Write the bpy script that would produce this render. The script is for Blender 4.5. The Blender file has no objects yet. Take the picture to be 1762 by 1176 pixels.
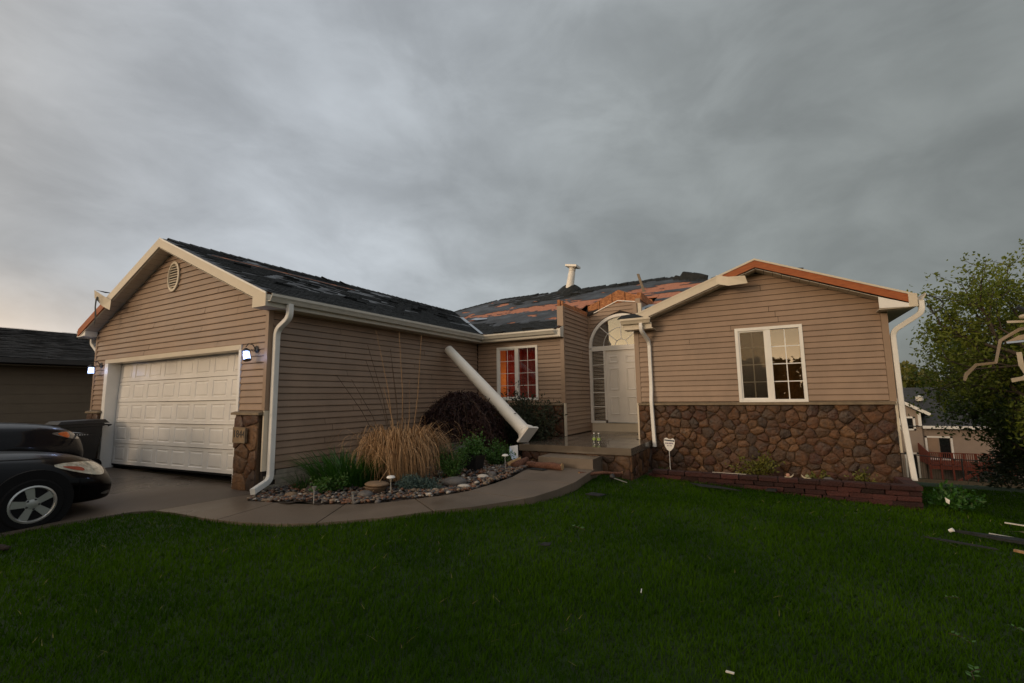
import bpy, bmesh, math, random
import numpy as np
from mathutils import Vector, Matrix, noise as mnoise

rng = random.Random(7)
nrg = np.random.default_rng(11)
scene = bpy.context.scene
COL = scene.collection
R = math.radians

# ------------------------------------------------------------------ camera
CAM = Vector((0, 0, 1.40))
pitch, roll, yaw = R(6.781), R(-0.8375), R(-29.160)
fw = Vector((math.sin(yaw) * math.cos(pitch), math.cos(yaw) * math.cos(pitch), math.sin(pitch)))
rt = Vector((math.cos(yaw), -math.sin(yaw), 0))
up = rt.cross(fw)
r2 = rt * math.cos(roll) + up * math.sin(roll)
u2 = -rt * math.sin(roll) + up * math.cos(roll)
cd = bpy.data.cameras.new('camera')
cam = bpy.data.objects.new('camera', cd)
COL.objects.link(cam)
cam.matrix_world = Matrix(((r2.x, u2.x, -fw.x, CAM.x), (r2.y, u2.y, -fw.y, CAM.y), (r2.z, u2.z, -fw.z, CAM.z), (0, 0, 0, 1)))
cd.sensor_fit = 'HORIZONTAL'; cd.sensor_width = 36.0; cd.lens = 793.76 / 1762 * 36
cd.clip_start = 0.05; cd.clip_end = 2000
scene.camera = cam

# ------------------------------------------------------------------ world: storm overcast, brighter and warmer towards the low sun behind the camera
SUN_AZ, SUN_EL = R(-152), R(11)
w = bpy.data.worlds.new('World'); scene.world = w; w.use_nodes = True
nt = w.node_tree; N = nt.nodes; Lk = nt.links
N.clear()
def nd(t, **k):
    n = N.new(t)
    for a, b in k.items(): setattr(n, a, b)
    return n
def wmath(op, a, b=None, c=None, clamp=False):
    n = nd('ShaderNodeMath', operation=op, use_clamp=clamp)
    for i, v in enumerate((a, b, c)):
        if v is None: continue
        if isinstance(v, (int, float)): n.inputs[i].default_value = v
        else: Lk.new(v, n.inputs[i])
    return n.outputs[0]
out = nd('ShaderNodeOutputWorld'); bg = nd('ShaderNodeBackground')
bg.inputs['Strength'].default_value = 0.10
Lk.new(bg.outputs[0], out.inputs[0])
sky = nd('ShaderNodeTexSky', sky_type='NISHITA', sun_disc=False)
sky.sun_elevation = SUN_EL; sky.sun_rotation = SUN_AZ
tc = nd('ShaderNodeTexCoord')
sep = nd('ShaderNodeSeparateXYZ'); Lk.new(tc.outputs['Generated'], sep.inputs[0])
dx, dy, dz = sep.outputs
sx, sy = math.sin(SUN_AZ), math.cos(SUN_AZ)
cosd = wmath('ADD', wmath('MULTIPLY', dx, sx), wmath('MULTIPLY', dy, sy))
c01 = wmath('MULTIPLY_ADD', cosd, 0.5, 0.5, clamp=True)
ramp = nd('ShaderNodeValToRGB'); Lk.new(c01, ramp.inputs[0])
cr = ramp.color_ramp; cr.interpolation = 'B_SPLINE'
stops = [(0.0, (.215, .23, .222)), (.09, (.255, .276, .272)), (.22, (.37, .40, .41)), (.36, (.475, .512, .55)), (.52, (.455, .487, .525)), (.66, (.50, .505, .51)), (.82, (.80, .70, .58)), (1.0, (1.15, .88, .58))]
while len(cr.elements) < len(stops): cr.elements.new(.5)
for e, (p, c) in zip(cr.elements, stops): e.position = p; e.color = (*c, 1)
# cloud relief on a flat cloud base
den = wmath('ADD', wmath('MAXIMUM', dz, 0.0), 0.30)
px_ = wmath('DIVIDE', dx, den); py_ = wmath('DIVIDE', dy, den)
comb = nd('ShaderNodeCombineXYZ'); Lk.new(wmath('ADD', wmath('MULTIPLY', px_, .22), wmath('MULTIPLY', dx, .85)), comb.inputs[0]); Lk.new(wmath('ADD', wmath('MULTIPLY', py_, .22), wmath('MULTIPLY', dy, .85)), comb.inputs[1]); Lk.new(wmath('MULTIPLY', dz, 1.9), comb.inputs[2])
mp = nd('ShaderNodeMapping'); Lk.new(comb.outputs[0], mp.inputs[0])
mp.inputs['Rotation'].default_value = (0, 0, R(38)); mp.inputs['Scale'].default_value = (1.1, 0.95, 1.15)
def cloud(scale, detail, rough, dist, loc):
    m2 = nd('ShaderNodeMapping'); Lk.new(mp.outputs[0], m2.inputs[0]); m2.inputs['Location'].default_value = loc
    n = nd('ShaderNodeTexNoise'); Lk.new(m2.outputs[0], n.inputs['Vector'])
    n.inputs['Scale'].default_value = scale; n.inputs['Detail'].default_value = detail
    n.inputs['Roughness'].default_value = rough; n.inputs['Distortion'].default_value = dist
    return n.outputs[0]
def mrange(v, a, b, c, d, smooth=True):
    n = nd('ShaderNodeMapRange'); n.interpolation_type = 'SMOOTHSTEP' if smooth else 'LINEAR'
    Lk.new(v, n.inputs[0])
    for i, q in enumerate((a, b, c, d)): n.inputs[i + 1].default_value = q
    return n.outputs[0]
big = mrange(cloud(1.25, 3, .5, .35, (5.3, 0.4, 1.1)), .32, .68, .84, 1.14)
fine = mrange(cloud(3.6, 7, .55, .45, (7.4, 2.2, 4)), .28, .72, .87, 1.12)
wisp = mrange(cloud(12.0, 6, .55, .4, (1.4, 9.2, 2)), .30, .70, .975, 1.025)
shade = wmath('MULTIPLY', wmath('MULTIPLY', big, fine), wisp)
# bright, warm strip of clearing sky under the cloud edge, strongest round the sun
lowband = mrange(dz, 0.24, 0.0, 0.0, 1.0)
sunside = mrange(c01, 0.45, 0.98, 0.0, 1.0)
band = wmath('MULTIPLY', lowband, sunside)
edge = mrange(dz, 0.13, 0.0, 0.0, 1.0)
vm = nd('ShaderNodeVectorMath', operation='SCALE'); Lk.new(ramp.outputs[0], vm.inputs[0]); Lk.new(shade, vm.inputs['Scale'])
warm = nd('ShaderNodeVectorMath', operation='SCALE'); warm.inputs[0].default_value = (2.1, 1.35, .62); Lk.new(band, warm.inputs['Scale'])
pale = nd('ShaderNodeVectorMath', operation='SCALE'); pale.inputs[0].default_value = (.33, .25, .20)
Lk.new(wmath('MULTIPLY', edge, mrange(c01, .42, .66, 0, 1)), pale.inputs['Scale'])
a1 = nd('ShaderNodeVectorMath', operation='ADD'); Lk.new(vm.outputs[0], a1.inputs[0]); Lk.new(warm.outputs[0], a1.inputs[1])
a2 = nd('ShaderNodeVectorMath', operation='ADD'); Lk.new(a1.outputs[0], a2.inputs[0]); Lk.new(pale.outputs[0], a2.inputs[1])
x10 = nd('ShaderNodeVectorMath', operation='SCALE'); Lk.new(a2.outputs[0], x10.inputs[0]); x10.inputs['Scale'].default_value = 10.0
mx = nd('ShaderNodeMix', data_type='RGBA'); mx.inputs[0].default_value = 0.96
Lk.new(sky.outputs[0], mx.inputs[6]); Lk.new(x10.outputs[0], mx.inputs[7])
Lk.new(mx.outputs[2], bg.inputs[0])

# ------------------------------------------------------------------ sun: low, filtered by thin cloud
sl = bpy.data.lights.new('sun', 'SUN'); sl.energy = 1.0; sl.angle = R(14); sl.color = (1.0, .74, .50)
so = bpy.data.objects.new('sun', sl); COL.objects.link(so)
sd = Vector((sx * math.cos(SUN_EL), sy * math.cos(SUN_EL), math.sin(SUN_EL)))
so.rotation_euler = (-sd).to_track_quat('-Z', 'Y').to_euler()
so.location = (-20, -30, 20)

vs = scene.view_settings
vs.view_transform = 'Standard'; vs.look = 'None'; vs.gamma = 1; vs.exposure = 0; vs.use_curve_mapping = False
scene.render.engine = 'CYCLES'
scene.cycles.use_denoising = True
scene.cycles.max_bounces = 6; scene.cycles.diffuse_bounces = 3; scene.cycles.transparent_max_bounces = 10

# ------------------------------------------------------------------ materials
MATS = {}
def mat(name, col, rough=.7, var=.15, vs_=5.0, bump=0.0, bs=40.0, orand=0.0, metal=0.0, spec=.5, col2=None, emit=None, rvar=0.0, stretch=None, trans=0.0, ramp=None, coat=0.0):
    m = bpy.data.materials.new(name); m.use_nodes = True
    t = m.node_tree; n = t.nodes; l = t.links
    b = n['Principled BSDF']
    b.inputs['Roughness'].default_value = rough; b.inputs['Metallic'].default_value = metal
    b.inputs['Specular IOR Level'].default_value = spec; b.inputs['Coat Weight'].default_value = coat
    b.inputs['Coat Roughness'].default_value = .06
    g = n.new('ShaderNodeNewGeometry'); pos = g.outputs['Position']
    if stretch:
        mpg = n.new('ShaderNodeMapping'); mpg.inputs['Scale'].default_value = stretch; l.new(pos, mpg.inputs[0]); pos = mpg.outputs[0]
    nz = n.new('ShaderNodeTexNoise'); nz.inputs['Scale'].default_value = vs_; nz.inputs['Detail'].default_value = 6; nz.inputs['Roughness'].default_value = .62
    l.new(pos, nz.inputs['Vector'])
    mr = n.new('ShaderNodeMapRange'); mr.inputs[1].default_value = .3; mr.inputs[2].default_value = .7; l.new(nz.outputs[0], mr.inputs[0])
    mixn = n.new('ShaderNodeMix'); mixn.data_type = 'RGBA'
    c2 = col2 or tuple(min(1, c * (1 + var)) for c in col)
    c1 = col if col2 else tuple(c * (1 - var) for c in col)
    mixn.inputs[6].default_value = (*c1, 1); mixn.inputs[7].default_value = (*c2, 1)
    l.new(mr.outputs[0], mixn.inputs[0]); co = mixn.outputs[2]
    if ramp:
        oi = n.new('ShaderNodeObjectInfo'); rp = n.new('ShaderNodeValToRGB'); rp.color_ramp.interpolation = 'LINEAR'
        while len(rp.color_ramp.elements) < len(ramp): rp.color_ramp.elements.new(.5)
        for i, (e, c) in enumerate(zip(rp.color_ramp.elements, ramp)): e.position = i / (len(ramp) - 1); e.color = (*c, 1)
        l.new(oi.outputs['Random'], rp.inputs[0])
        mm = n.new('ShaderNodeMix'); mm.data_type = 'RGBA'; mm.blend_type = 'MULTIPLY'; mm.inputs[0].default_value = 1
        l.new(co, mm.inputs[6]); l.new(rp.outputs[0], mm.inputs[7]); co = mm.outputs[2]
    if orand:
        oi = n.new('ShaderNodeObjectInfo'); mo = n.new('ShaderNodeMapRange')
        mo.inputs[3].default_value = 1 - orand; mo.inputs[4].default_value = 1 + orand
        l.new(oi.outputs['Random'], mo.inputs[0])
        sc = n.new('ShaderNodeVectorMath'); sc.operation = 'SCALE'; l.new(co, sc.inputs[0]); l.new(mo.outputs[0], sc.inputs['Scale']); co = sc.outputs[0]
    l.new(co, b.inputs['Base Color'])
    if rvar:
        rr = n.new('ShaderNodeMapRange'); rr.inputs[1].default_value = .35; rr.inputs[2].default_value = .65
        rr.inputs[3].default_value = max(.03, rough - rvar); rr.inputs[4].default_value = min(1, rough + rvar)
        n2 = n.new('ShaderNodeTexNoise'); n2.inputs['Scale'].default_value = vs_ * .5; n2.inputs['Detail'].default_value = 4; l.new(pos, n2.inputs['Vector'])
        l.new(n2.outputs[0], rr.inputs[0]); l.new(rr.outputs[0], b.inputs['Roughness'])
    if bump:
        n3 = n.new('ShaderNodeTexNoise'); n3.inputs['Scale'].default_value = bs; n3.inputs['Detail'].default_value = 5; l.new(pos, n3.inputs['Vector'])
        bp = n.new('ShaderNodeBump'); bp.inputs['Strength'].default_value = min(1, bump); bp.inputs['Distance'].default_value = .02
        l.new(n3.outputs[0], bp.inputs['Height']); l.new(bp.outputs[0], b.inputs['Normal'])
    if emit:
        b.inputs['Emission Color'].default_value = (*emit[0], 1); b.inputs['Emission Strength'].default_value = emit[1]
    if trans:
        tr = n.new('ShaderNodeBsdfTranslucent'); l.new(co, tr.inputs[0]); ms = n.new('ShaderNodeMixShader'); ms.inputs[0].default_value = trans
        l.new(b.outputs[0], ms.inputs[1]); l.new(tr.outputs[0], ms.inputs[2]); l.new(ms.outputs[0], n['Material Output'].inputs[0])
    MATS[name] = m
    return m
def glass_mat(name, tint=(1, 1, 1), refl=.16, rough=.0):
    m = bpy.data.materials.new(name); m.use_nodes = True; t = m.node_tree; n = t.nodes; l = t.links
    n.remove(n['Principled BSDF'])
    tr = n.new('ShaderNodeBsdfTransparent'); tr.inputs[0].default_value = (*tint, 1)
    gl = n.new('ShaderNodeBsdfGlossy'); gl.inputs['Roughness'].default_value = rough
    fr = n.new('ShaderNodeFresnel'); fr.inputs[0].default_value = 1.5
    ad = n.new('ShaderNodeMath'); ad.operation = 'ADD'; ad.use_clamp = True; ad.inputs[1].default_value = refl; l.new(fr.outputs[0], ad.inputs[0])
    mx_ = n.new('ShaderNodeMixShader'); l.new(ad.outputs[0], mx_.inputs[0]); l.new(tr.outputs[0], mx_.inputs[1]); l.new(gl.outputs[0], mx_.inputs[2])
    l.new(mx_.outputs[0], n['Material Output'].inputs[0])
    MATS[name] = m
    return m

mat('siding', (.29, .198, .137), .42, .13, 1.6, bump=.06, bs=30, orand=.05, stretch=(1.4, 1.4, .7), rvar=.1)
mat('sheathing_shadow', (.026, .019, .014), .9, .1)  # wall backing coloured near-black so gaps between courses read as shadow lines
mat('trim_tan', (.29, .20, .138), .45, .06, 3)
mat('ledge', (.20, .15, .095), .8, .2, 9, bump=.3, bs=30)
mat('cream', (.62, .545, .43), .42, .05, 2.5, rvar=.08)
mat('white', (.80, .78, .74), .42, .05, 3)
mat('soffit', (.52, .47, .39), .6, .05, 4)
mat('door_white', (.76, .735, .70), .36, .10, 1.4, bump=.03, bs=12)
mat('gutter_white', (.60, .57, .50), .38, .07, 5)
mat('spout_white', (.78, .76, .72), .34, .06, 5)
mat('wood_fresh', (.26, .060, .012), .62, .3, 7, bump=.15, bs=25, col2=(.40, .115, .025), stretch=(1.2, 1, 7))
mat('osb', (.17, .05, .016), .75, .4, 13, bump=.5, bs=40, col2=(.60, .26, .10), stretch=(1, 1, 1.8))
mat('osb_roof', (.34, .12, .06), .8, .3, 16, bump=.3, bs=50, col2=(.50, .21, .115))
mat('felt', (.022, .024, .027), .55, .4, 4.5, bump=.8, bs=9, col2=(.062, .066, .072), rvar=.16, spec=.3)
mat('shingle', (.012, .014, .015), .75, .4, 26, bump=.5, bs=120, col2=(.030, .034, .035), rvar=.15, spec=.25)
mat('metal', (.45, .47, .5), .28, .1, 8, metal=.85)
mat('mortar', (.075, .045, .024), .95, .3, 30, bump=.5, bs=60)
mat('stone', (.20, .17, .15), .6, .5, 9, bump=1.0, bs=20, col2=(.82, .70, .58), ramp=[(.13, .064, .030), (.18, .088, .036), (.085, .034, .020), (.21, .115, .050), (.055, .036, .028), (.15, .070, .032), (.27, .155, .075), (.10, .040, .024), (.14, .080, .040), (.07, .045, .034), (.17, .094, .045)], rvar=.14)
mat('foundation', (.33, .29, .225), .85, .2, 12, bump=.3, bs=50)
mat('concrete', (.128, .098, .072), .5, .26, 1.1, bump=.2, bs=70, rvar=.24, orand=.10)
mat('drive_damp', (.088, .068, .052), .42, .28, .8, bump=.2, bs=70, rvar=.26, orand=.06)
mat('porch_wet', (.13, .105, .08), .16, .18, 2.2, bump=.04, bs=12, rvar=.13)
mat('soil', (.032, .020, .013), .95, .35, 14, bump=.8, bs=35)
mat('turf', (.010, .028, .001), .95, .5, 6, bump=.6, bs=60)
mat('grass', (.018, .052, .001), .85, .4, .6, col2=(.053, .115, .002), trans=.25, spec=.02)
mat('far_turf', (.022, .066, .016), .9, .3, .6, bump=.5, bs=20)
mat('brick', (.050, .013, .010), .9, .3, 14, bump=.9, bs=38, orand=.6, col2=(.036, .013, .012))
mat('black_plastic', (.012, .012, .013), .45, .1, 8)
mat('rubber', (.007, .007, .0075), .85, .1, spec=.2)
mat('dark_iron', (.02, .02, .02), .5, .1)
mat('print_dark', (.012, .012, .012), .6, .0)
mat('print_grey', (.42, .42, .42), .6, .0)
mat('plaque', (.21, .145, .085), .75, .25, 20, bump=.3, bs=60)
mat('column', (.84, .80, .73), .4, .05, 3)
mat('curtain', (.52, .05, .015), .8, .15, 4, trans=.55)  # left drape: lamplit orange-red glow put into the colour
mat('room_orange', (.78, .34, .09), .8, .05)
mat('room_brown', (.34, .19, .09), .85, .1)
mat('floor_dark', (.06, .045, .03), .9, .1)
mat('lit_lamp', (.9, .93, 1.0), .3, 0, emit=((.42, .58, 1.0), 3.2))
glass_mat('window_glass', (.85, .82, .76), .085)
glass_mat('screen_glass', (.66, .63, .58), .0, .2)
glass_mat('window_glass_low', (.9, .88, .85), .03)
glass_mat('entry_glass', (.75, .74, .70), .20)
glass_mat('clear', (.93, .97, .95), .06)
# ------------------------------------------------------------------ mesh helpers
def V3(*a): return Vector(a)
class MB:
    def __init__(s): s.v = []; s.f = []; s.m = []
    def add(s, vs, fs, m=0):
        o = len(s.v); s.v.extend([tuple(x) for x in vs]); s.f.extend([tuple(i + o for i in f) for f in fs]); s.m.extend([m] * len(fs)); return s
    def box(s, x0, y0, z0, x1, y1, z1, m=0):
        return s.hexa([(x0, y0, z0), (x1, y0, z0), (x1, y1, z0), (x0, y1, z0), (x0, y0, z1), (x1, y0, z1), (x1, y1, z1), (x0, y1, z1)], m)
    def hexa(s, p, m=0):
        return s.add(p, [(0, 3, 2, 1), (4, 5, 6, 7), (0, 1, 5, 4), (1, 2, 6, 5), (2, 3, 7, 6), (3, 0, 4, 7)], m)
    def obox(s, c, ax, ay, az, m=0):          # centre and three half-axis vectors
        c, ax, ay, az = map(Vector, (c, ax, ay, az))
        return s.hexa([c - ax - ay - az, c + ax - ay - az, c + ax + ay - az, c - ax + ay - az, c - ax - ay + az, c + ax - ay + az, c + ax + ay + az, c - ax + ay + az], m)
    def bar(s, a, b, wv, tv, m=0):            # bar from a to b, half-width vector, half-thickness vector
        a, b, wv, tv = map(Vector, (a, b, wv, tv))
        return s.hexa([a - wv - tv, a + wv - tv, a + wv + tv, a - wv + tv, b - wv - tv, b + wv - tv, b + wv + tv, b - wv + tv], m)
    def prism(s, poly, off, m=0):             # planar polygon (3d points) extruded by vector off
        n = len(poly); off = Vector(off); a = [Vector(p) for p in poly]; b = [p + off for p in a]
        fs = [tuple(range(n - 1, -1, -1)), tuple(range(n, 2 * n))] + [(i, (i + 1) % n, n + (i + 1) % n, n + i) for i in range(n)]
        return s.add(a + b, fs, m)
    def sweep(s, path, prof, upv=(0, 0, 1), m=0, cap=True, scale=None):   # 2d profile swept along a 3d path
        path = [Vector(p) for p in path]; upv = Vector(upv); n = len(prof); vs = []
        for i, p in enumerate(path):
            d = (path[min(i + 1, len(path) - 1)] - path[max(i - 1, 0)]).normalized()
            sx_ = d.cross(upv)
            if sx_.length < 1e-4: sx_ = d.cross(Vector((0, 1, 0)))
            sx_.normalize(); uy = sx_.cross(d).normalized(); k = scale[i] if scale else 1
            vs += [p + sx_ * (a * k) + uy * (b * k) for a, b in prof]
        fs = [(i * n + j, i * n + (j + 1) % n, (i + 1) * n + (j + 1) % n, (i + 1) * n + j) for i in range(len(path) - 1) for j in range(n)]
        if cap: fs += [tuple(range(n - 1, -1, -1)), tuple(range((len(path) - 1) * n, len(path) * n))]
        return s.add(vs, fs, m)
    def tube(s, path, r, n=8, m=0, cap=True):
        rs = r if isinstance(r, (list, tuple)) else [r] * len(path)
        return s.sweep(path, [(math.cos(2 * math.pi * k / n), math.sin(2 * math.pi * k / n)) for k in range(n)], m=m, cap=cap, scale=rs)
    def lathe(s, prof, base, axis=(0, 0, 1), n=24, m=0, cap=True):   # profile of (radius, height)
        ax = Vector(axis).normalized(); t = Vector((1, 0, 0)) if abs(ax.x) < .8 else Vector((0, 1, 0))
        e1 = ax.cross(t).normalized(); e2 = ax.cross(e1); base = Vector(base); vs = []
        for r_, h in prof:
            for k in range(n):
                a = 2 * math.pi * k / n; vs.append(base + ax * h + (e1 * math.cos(a) + e2 * math.sin(a)) * r_)
        fs = [(i * n + k, i * n + (k + 1) % n, (i + 1) * n + (k + 1) % n, (i + 1) * n + k) for i in range(len(prof) - 1) for k in range(n)]
        if cap: fs += [tuple(range(n - 1, -1, -1)), tuple(range((len(prof) - 1) * n, len(prof) * n))]
        return s.add(vs, fs, m)
    def ball(s, c, rx, ry, rz, seg=10, rings=6, m=0, jit=0):
        c = Vector(c); vs = [c + Vector((0, 0, -rz))]
        for i in range(1, rings):
            th = -math.pi / 2 + math.pi * i / rings
            for k in range(seg):
                a = 2 * math.pi * k / seg; j = 1 + rng.uniform(-jit, jit)
                vs.append(c + Vector((rx * j * math.cos(th) * math.cos(a), ry * j * math.cos(th) * math.sin(a), rz * j * math.sin(th))))
        vs.append(c + Vector((0, 0, rz))); L = len(vs) - 1
        fs = [(0, 1 + (k + 1) % seg, 1 + k) for k in range(seg)]
        for i in range(rings - 2):
            for k in range(seg):
                a = 1 + i * seg; fs.append((a + k, a + (k + 1) % seg, a + seg + (k + 1) % seg, a + seg + k))
        a = 1 + (rings - 2) * seg
        fs += [(a + k, a + (k + 1) % seg, L) for k in range(seg)]
        return s.add(vs, fs, m)
    def mesh(s, name, mats, smooth=False):
        me = bpy.data.meshes.new(name); me.from_pydata(s.v, [], s.f); me.update()
        for q in (mats if isinstance(mats, (list, tuple)) else [mats]): me.materials.append(MATS[q])
        if any(s.m): me.polygons.foreach_set('material_index', s.m)
        if smooth:
            me.polygons.foreach_set('use_smooth', [True] * len(me.polygons))
            if smooth is not True: me.set_sharp_from_angle(angle=R(smooth))
        return me
    def build(s, name, mats, parent=None, smooth=False, recalc=True):
        me = s.mesh(name, mats, smooth)
        if recalc:
            bm = bmesh.new(); bm.from_mesh(me); bmesh.ops.recalc_face_normals(bm, faces=bm.faces); bm.to_mesh(me); bm.free()
        return link(name, me, parent)
ORG = {}
def link(name, me, parent=None, loc=None):
    o = bpy.data.objects.new(name, me); COL.objects.link(o)
    if parent is not None:
        o.parent = parent
        o.matrix_parent_inverse = Matrix.Translation(-ORG.get(parent.name, Vector((0, 0, 0))))
    ORG[o.name] = Vector((0, 0, 0))
    if loc is not None: o.location = loc
    return o
def tag(o, label, cat, group=None, kind=None):
    o['label'] = label; o['category'] = cat
    if group: o['group'] = group
    if kind: o['kind'] = kind
    return o
def struct(o, label, cat): return tag(o, label, cat, kind='structure')
def thing(name, label, cat, loc=(0, 0, 0), group=None):     # Empty at the base; children are given in world coordinates
    o = bpy.data.objects.new(name, None); COL.objects.link(o); o.location = loc; o.empty_display_size = .2
    ORG[o.name] = Vector(loc)
    return tag(o, label, cat, group, 'thing')
def stuffpart(o): o['kind'] = 'stuff'; return o
def npmesh(name, co, loops, starts, mname, smooth=False):
    me = bpy.data.meshes.new(name)
    me.vertices.add(len(co)); me.vertices.foreach_set('co', np.ascontiguousarray(co, dtype=np.float32).ravel())
    me.loops.add(len(loops)); me.loops.foreach_set('vertex_index', np.ascontiguousarray(loops, dtype=np.int32))
    me.polygons.add(len(starts)); me.polygons.foreach_set('loop_start', np.ascontiguousarray(starts, dtype=np.int32))
    me.update(calc_edges=True); me.materials.append(MATS[mname])
    if smooth: me.polygons.foreach_set('use_smooth', np.ones(len(starts), dtype=bool))
    me.validate(); return me
def blades(name, base, az, length, lean, droop, width, mname, seg=3, parent=None, wav=0.0):
    """grass-like strips: base (n,3), azimuth, length, outward lean and droop, width; tapering to a point"""
    n = len(base); az = np.broadcast_to(az, n); length = np.broadcast_to(length, n); lean = np.broadcast_to(lean, n); droop = np.broadcast_to(droop, n); width = np.broadcast_to(width, n)
    d = np.stack([np.cos(az), np.sin(az), np.zeros(n)], 1); sd_ = np.stack([-np.sin(az), np.cos(az), np.zeros(n)], 1)
    ta = nrg.uniform(-.6, .6, n); sd_ = sd_ * np.cos(ta)[:, None] + d * np.sin(ta)[:, None]
    rows = []
    for i in range(seg + 1):
        s_ = i / seg
        p = base + d * ((lean * s_ + droop * s_ ** 2) * length)[:, None]
        p[:, 2] += (np.sqrt(np.maximum(.05, 1 - lean ** 2 * .5)) * s_ - droop * .75 * s_ ** 2.2) * length
        if wav: p = p + sd_ * (wav * np.sin(s_ * 5 + nrg.uniform(0, 6, n)) * length)[:, None]
        wd = (width * .5 * (1 - s_ ** 1.6))[:, None]
        if i < seg: rows += [p - sd_ * wd, p + sd_ * wd]
        else: rows += [p]
    k = 2 * seg + 1
    co = np.stack(rows, 1).reshape(-1, 3)
    b = (np.arange(n) * k)[:, None]
    q = []
    for i in range(seg - 1): q.append(b + np.array([2 * i, 2 * i + 1, 2 * i + 3, 2 * i + 2])[None])
    quads = np.stack(q, 1).reshape(-1, 4) if q else np.zeros((0, 4), int)
    tris = b + np.array([2 * seg - 2, 2 * seg - 1, 2 * seg])[None]
    loops = np.concatenate([quads.ravel(), tris.ravel()])
    starts = np.concatenate([np.arange(len(quads)) * 4, len(quads) * 4 + np.arange(len(tris)) * 3])
    return link(name, npmesh(name, co, loops, starts, mname), parent)
def leaves(name, pos, size, mname, parent=None, aspect=.5, dirs=None, spread=1.0, fold=.15):
    """diamond leaves, each two triangles folded on the midrib"""
    n = len(pos); size = np.broadcast_to(size, n)[:, None]
    d = nrg.normal(size=(n, 3)) * spread
    if dirs is not None: d = d + dirs
    d /= np.linalg.norm(d, axis=1)[:, None] + 1e-9
    t = nrg.normal(size=(n, 3)); s_ = np.cross(d, t); s_ /= np.linalg.norm(s_, axis=1)[:, None] + 1e-9
    nn = np.cross(d, s_)
    a = pos; tip = pos + d * size; mid = pos + d * size * .45
    l_ = mid + s_ * size * aspect * .5 + nn * size * fold; r_ = mid - s_ * size * aspect * .5 + nn * size * fold
    co = np.stack([a, l_, tip, r_], 1).reshape(-1, 3); b = (np.arange(n) * 4)[:, None]
    loops = np.concatenate([b + np.array([0, 1, 2])[None], b + np.array([0, 2, 3])[None]], 1).ravel()
    return link(name, npmesh(name, co, loops, np.arange(2 * n) * 3, mname), parent)
def inpoly(px, py, poly):
    px = np.asarray(px); py = np.asarray(py); c = np.zeros(px.shape, bool); n = len(poly)
    for i in range(n):
        x1, y1 = poly[i]; x2, y2 = poly[(i + 1) % n]
        if y1 == y2: continue
        c ^= ((y1 > py) != (y2 > py)) & (px < (x2 - x1) * (py - y1) / (y2 - y1) + x1)
    return c
def fbm(x, y, s=1.0, z=0.0): return mnoise.fractal(Vector((x * s, y * s, z)), 1.0, 2.0, 4)
def sst(a, b, x):
    t = np.clip((np.asarray(x, float) - a) / (b - a), 0, 1); return t * t * (3 - 2 * t)
# ------------------------------------------------------------------ ground
def gz(x, y):
    x = np.asarray(x, float); y = np.asarray(y, float)
    s_ = -.03 * np.clip(4.5 - y, 0, 26)
    right = -.05 * np.clip(x + 3.5, 0, 7.5)
    st = -.085 * sst(6.5, 9, y) * sst(-3.0, -2.2, x)
    hill = sst(1.9, 3.6, x) * np.interp(y, [8.3, 9.5, 12, 20, 33, 52, 120, 500], [0, -.16, -.66, -1.12, -3.0, -5.5, -6.4, -6.4])
    return s_ + right + st + hill
def walkz(y): return -.03 * np.clip(4.5 - np.asarray(y, float), 0, 26) + .09 * np.clip((np.asarray(y, float) - 4.5) / 3.5, 0, 1)
def gz1(x, y): return float(gz(x, y))

gx = np.concatenate([np.linspace(-420, -22, 14), np.arange(-18, 12, .3), np.linspace(13, 60, 20), np.linspace(80, 420, 9)])
gy = np.concatenate([np.linspace(-420, -20, 12), np.arange(-16, 14, .3), np.linspace(15, 60, 30), np.linspace(75, 420, 9)])
X, Y = np.meshgrid(gx, gy, indexing='ij'); Z = gz(X, Y) - .035 + .008 * np.sin(X * 2.1) * np.sin(Y * 1.7)
nx_, ny_ = X.shape; idx = np.arange(nx_ * ny_).reshape(nx_, ny_)
q = np.stack([idx[:-1, :-1], idx[1:, :-1], idx[1:, 1:], idx[:-1, 1:]], -1).reshape(-1, 4)
lawn = link('lawn', npmesh('lawn', np.stack([X, Y, Z], -1).reshape(-1, 3), q.ravel(), np.arange(len(q)) * 4, 'turf', True))
struct(lawn, 'dark green front lawn falling away to the lower back yards', 'lawn')

OUT = [(-7.28, 3.21), (-6.87, 3.26), (-6.23, 3.28), (-5.99, 3.31), (-5.63, 3.36), (-5.16, 3.49), (-4.70, 3.72), (-4.43, 3.95), (-4.08, 4.26), (-3.77, 4.68), (-3.43, 5.02), (-3.16, 5.42), (-3.0, 5.68), (-2.93, 5.82), (-2.81, 6.33), (-2.77, 6.8), (-2.76, 6.91), (-2.81, 7.65), (-2.84, 8.1)]
INN = [(-6.95, 4.40), (-6.59, 4.06), (-6.1, 4.15), (-5.76, 4.23), (-5.34, 4.36), (-5.09, 4.47), (-4.97, 4.52), (-4.72, 4.69), (-4.48, 5.0), (-4.40, 5.08), (-4.18, 5.38), (-3.99, 5.76), (-3.91, 6.36), (-3.90, 6.8), (-3.90, 6.91), (-4.0, 7.61), (-4.05, 8.1)]
def slab(name, poly, zf, thick, m, parent, shrink=.011):
    cx = sum(p[0] for p in poly) / len(poly); cy = sum(p[1] for p in poly) / len(poly)
    pts = []
    for x, y in poly:
        d = math.hypot(x - cx, y - cy); k = 1 - shrink / max(d, .2); x2, y2 = cx + (x - cx) * k, cy + (y - cy) * k
        pts.append((x2, y2, float(zf(y2))))
    return MB().prism(pts, (0, 0, -thick), 0).build(name, m, parent)
def rng_(L, a, b): return L[L.index(a):L.index(b) + 1]
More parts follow.
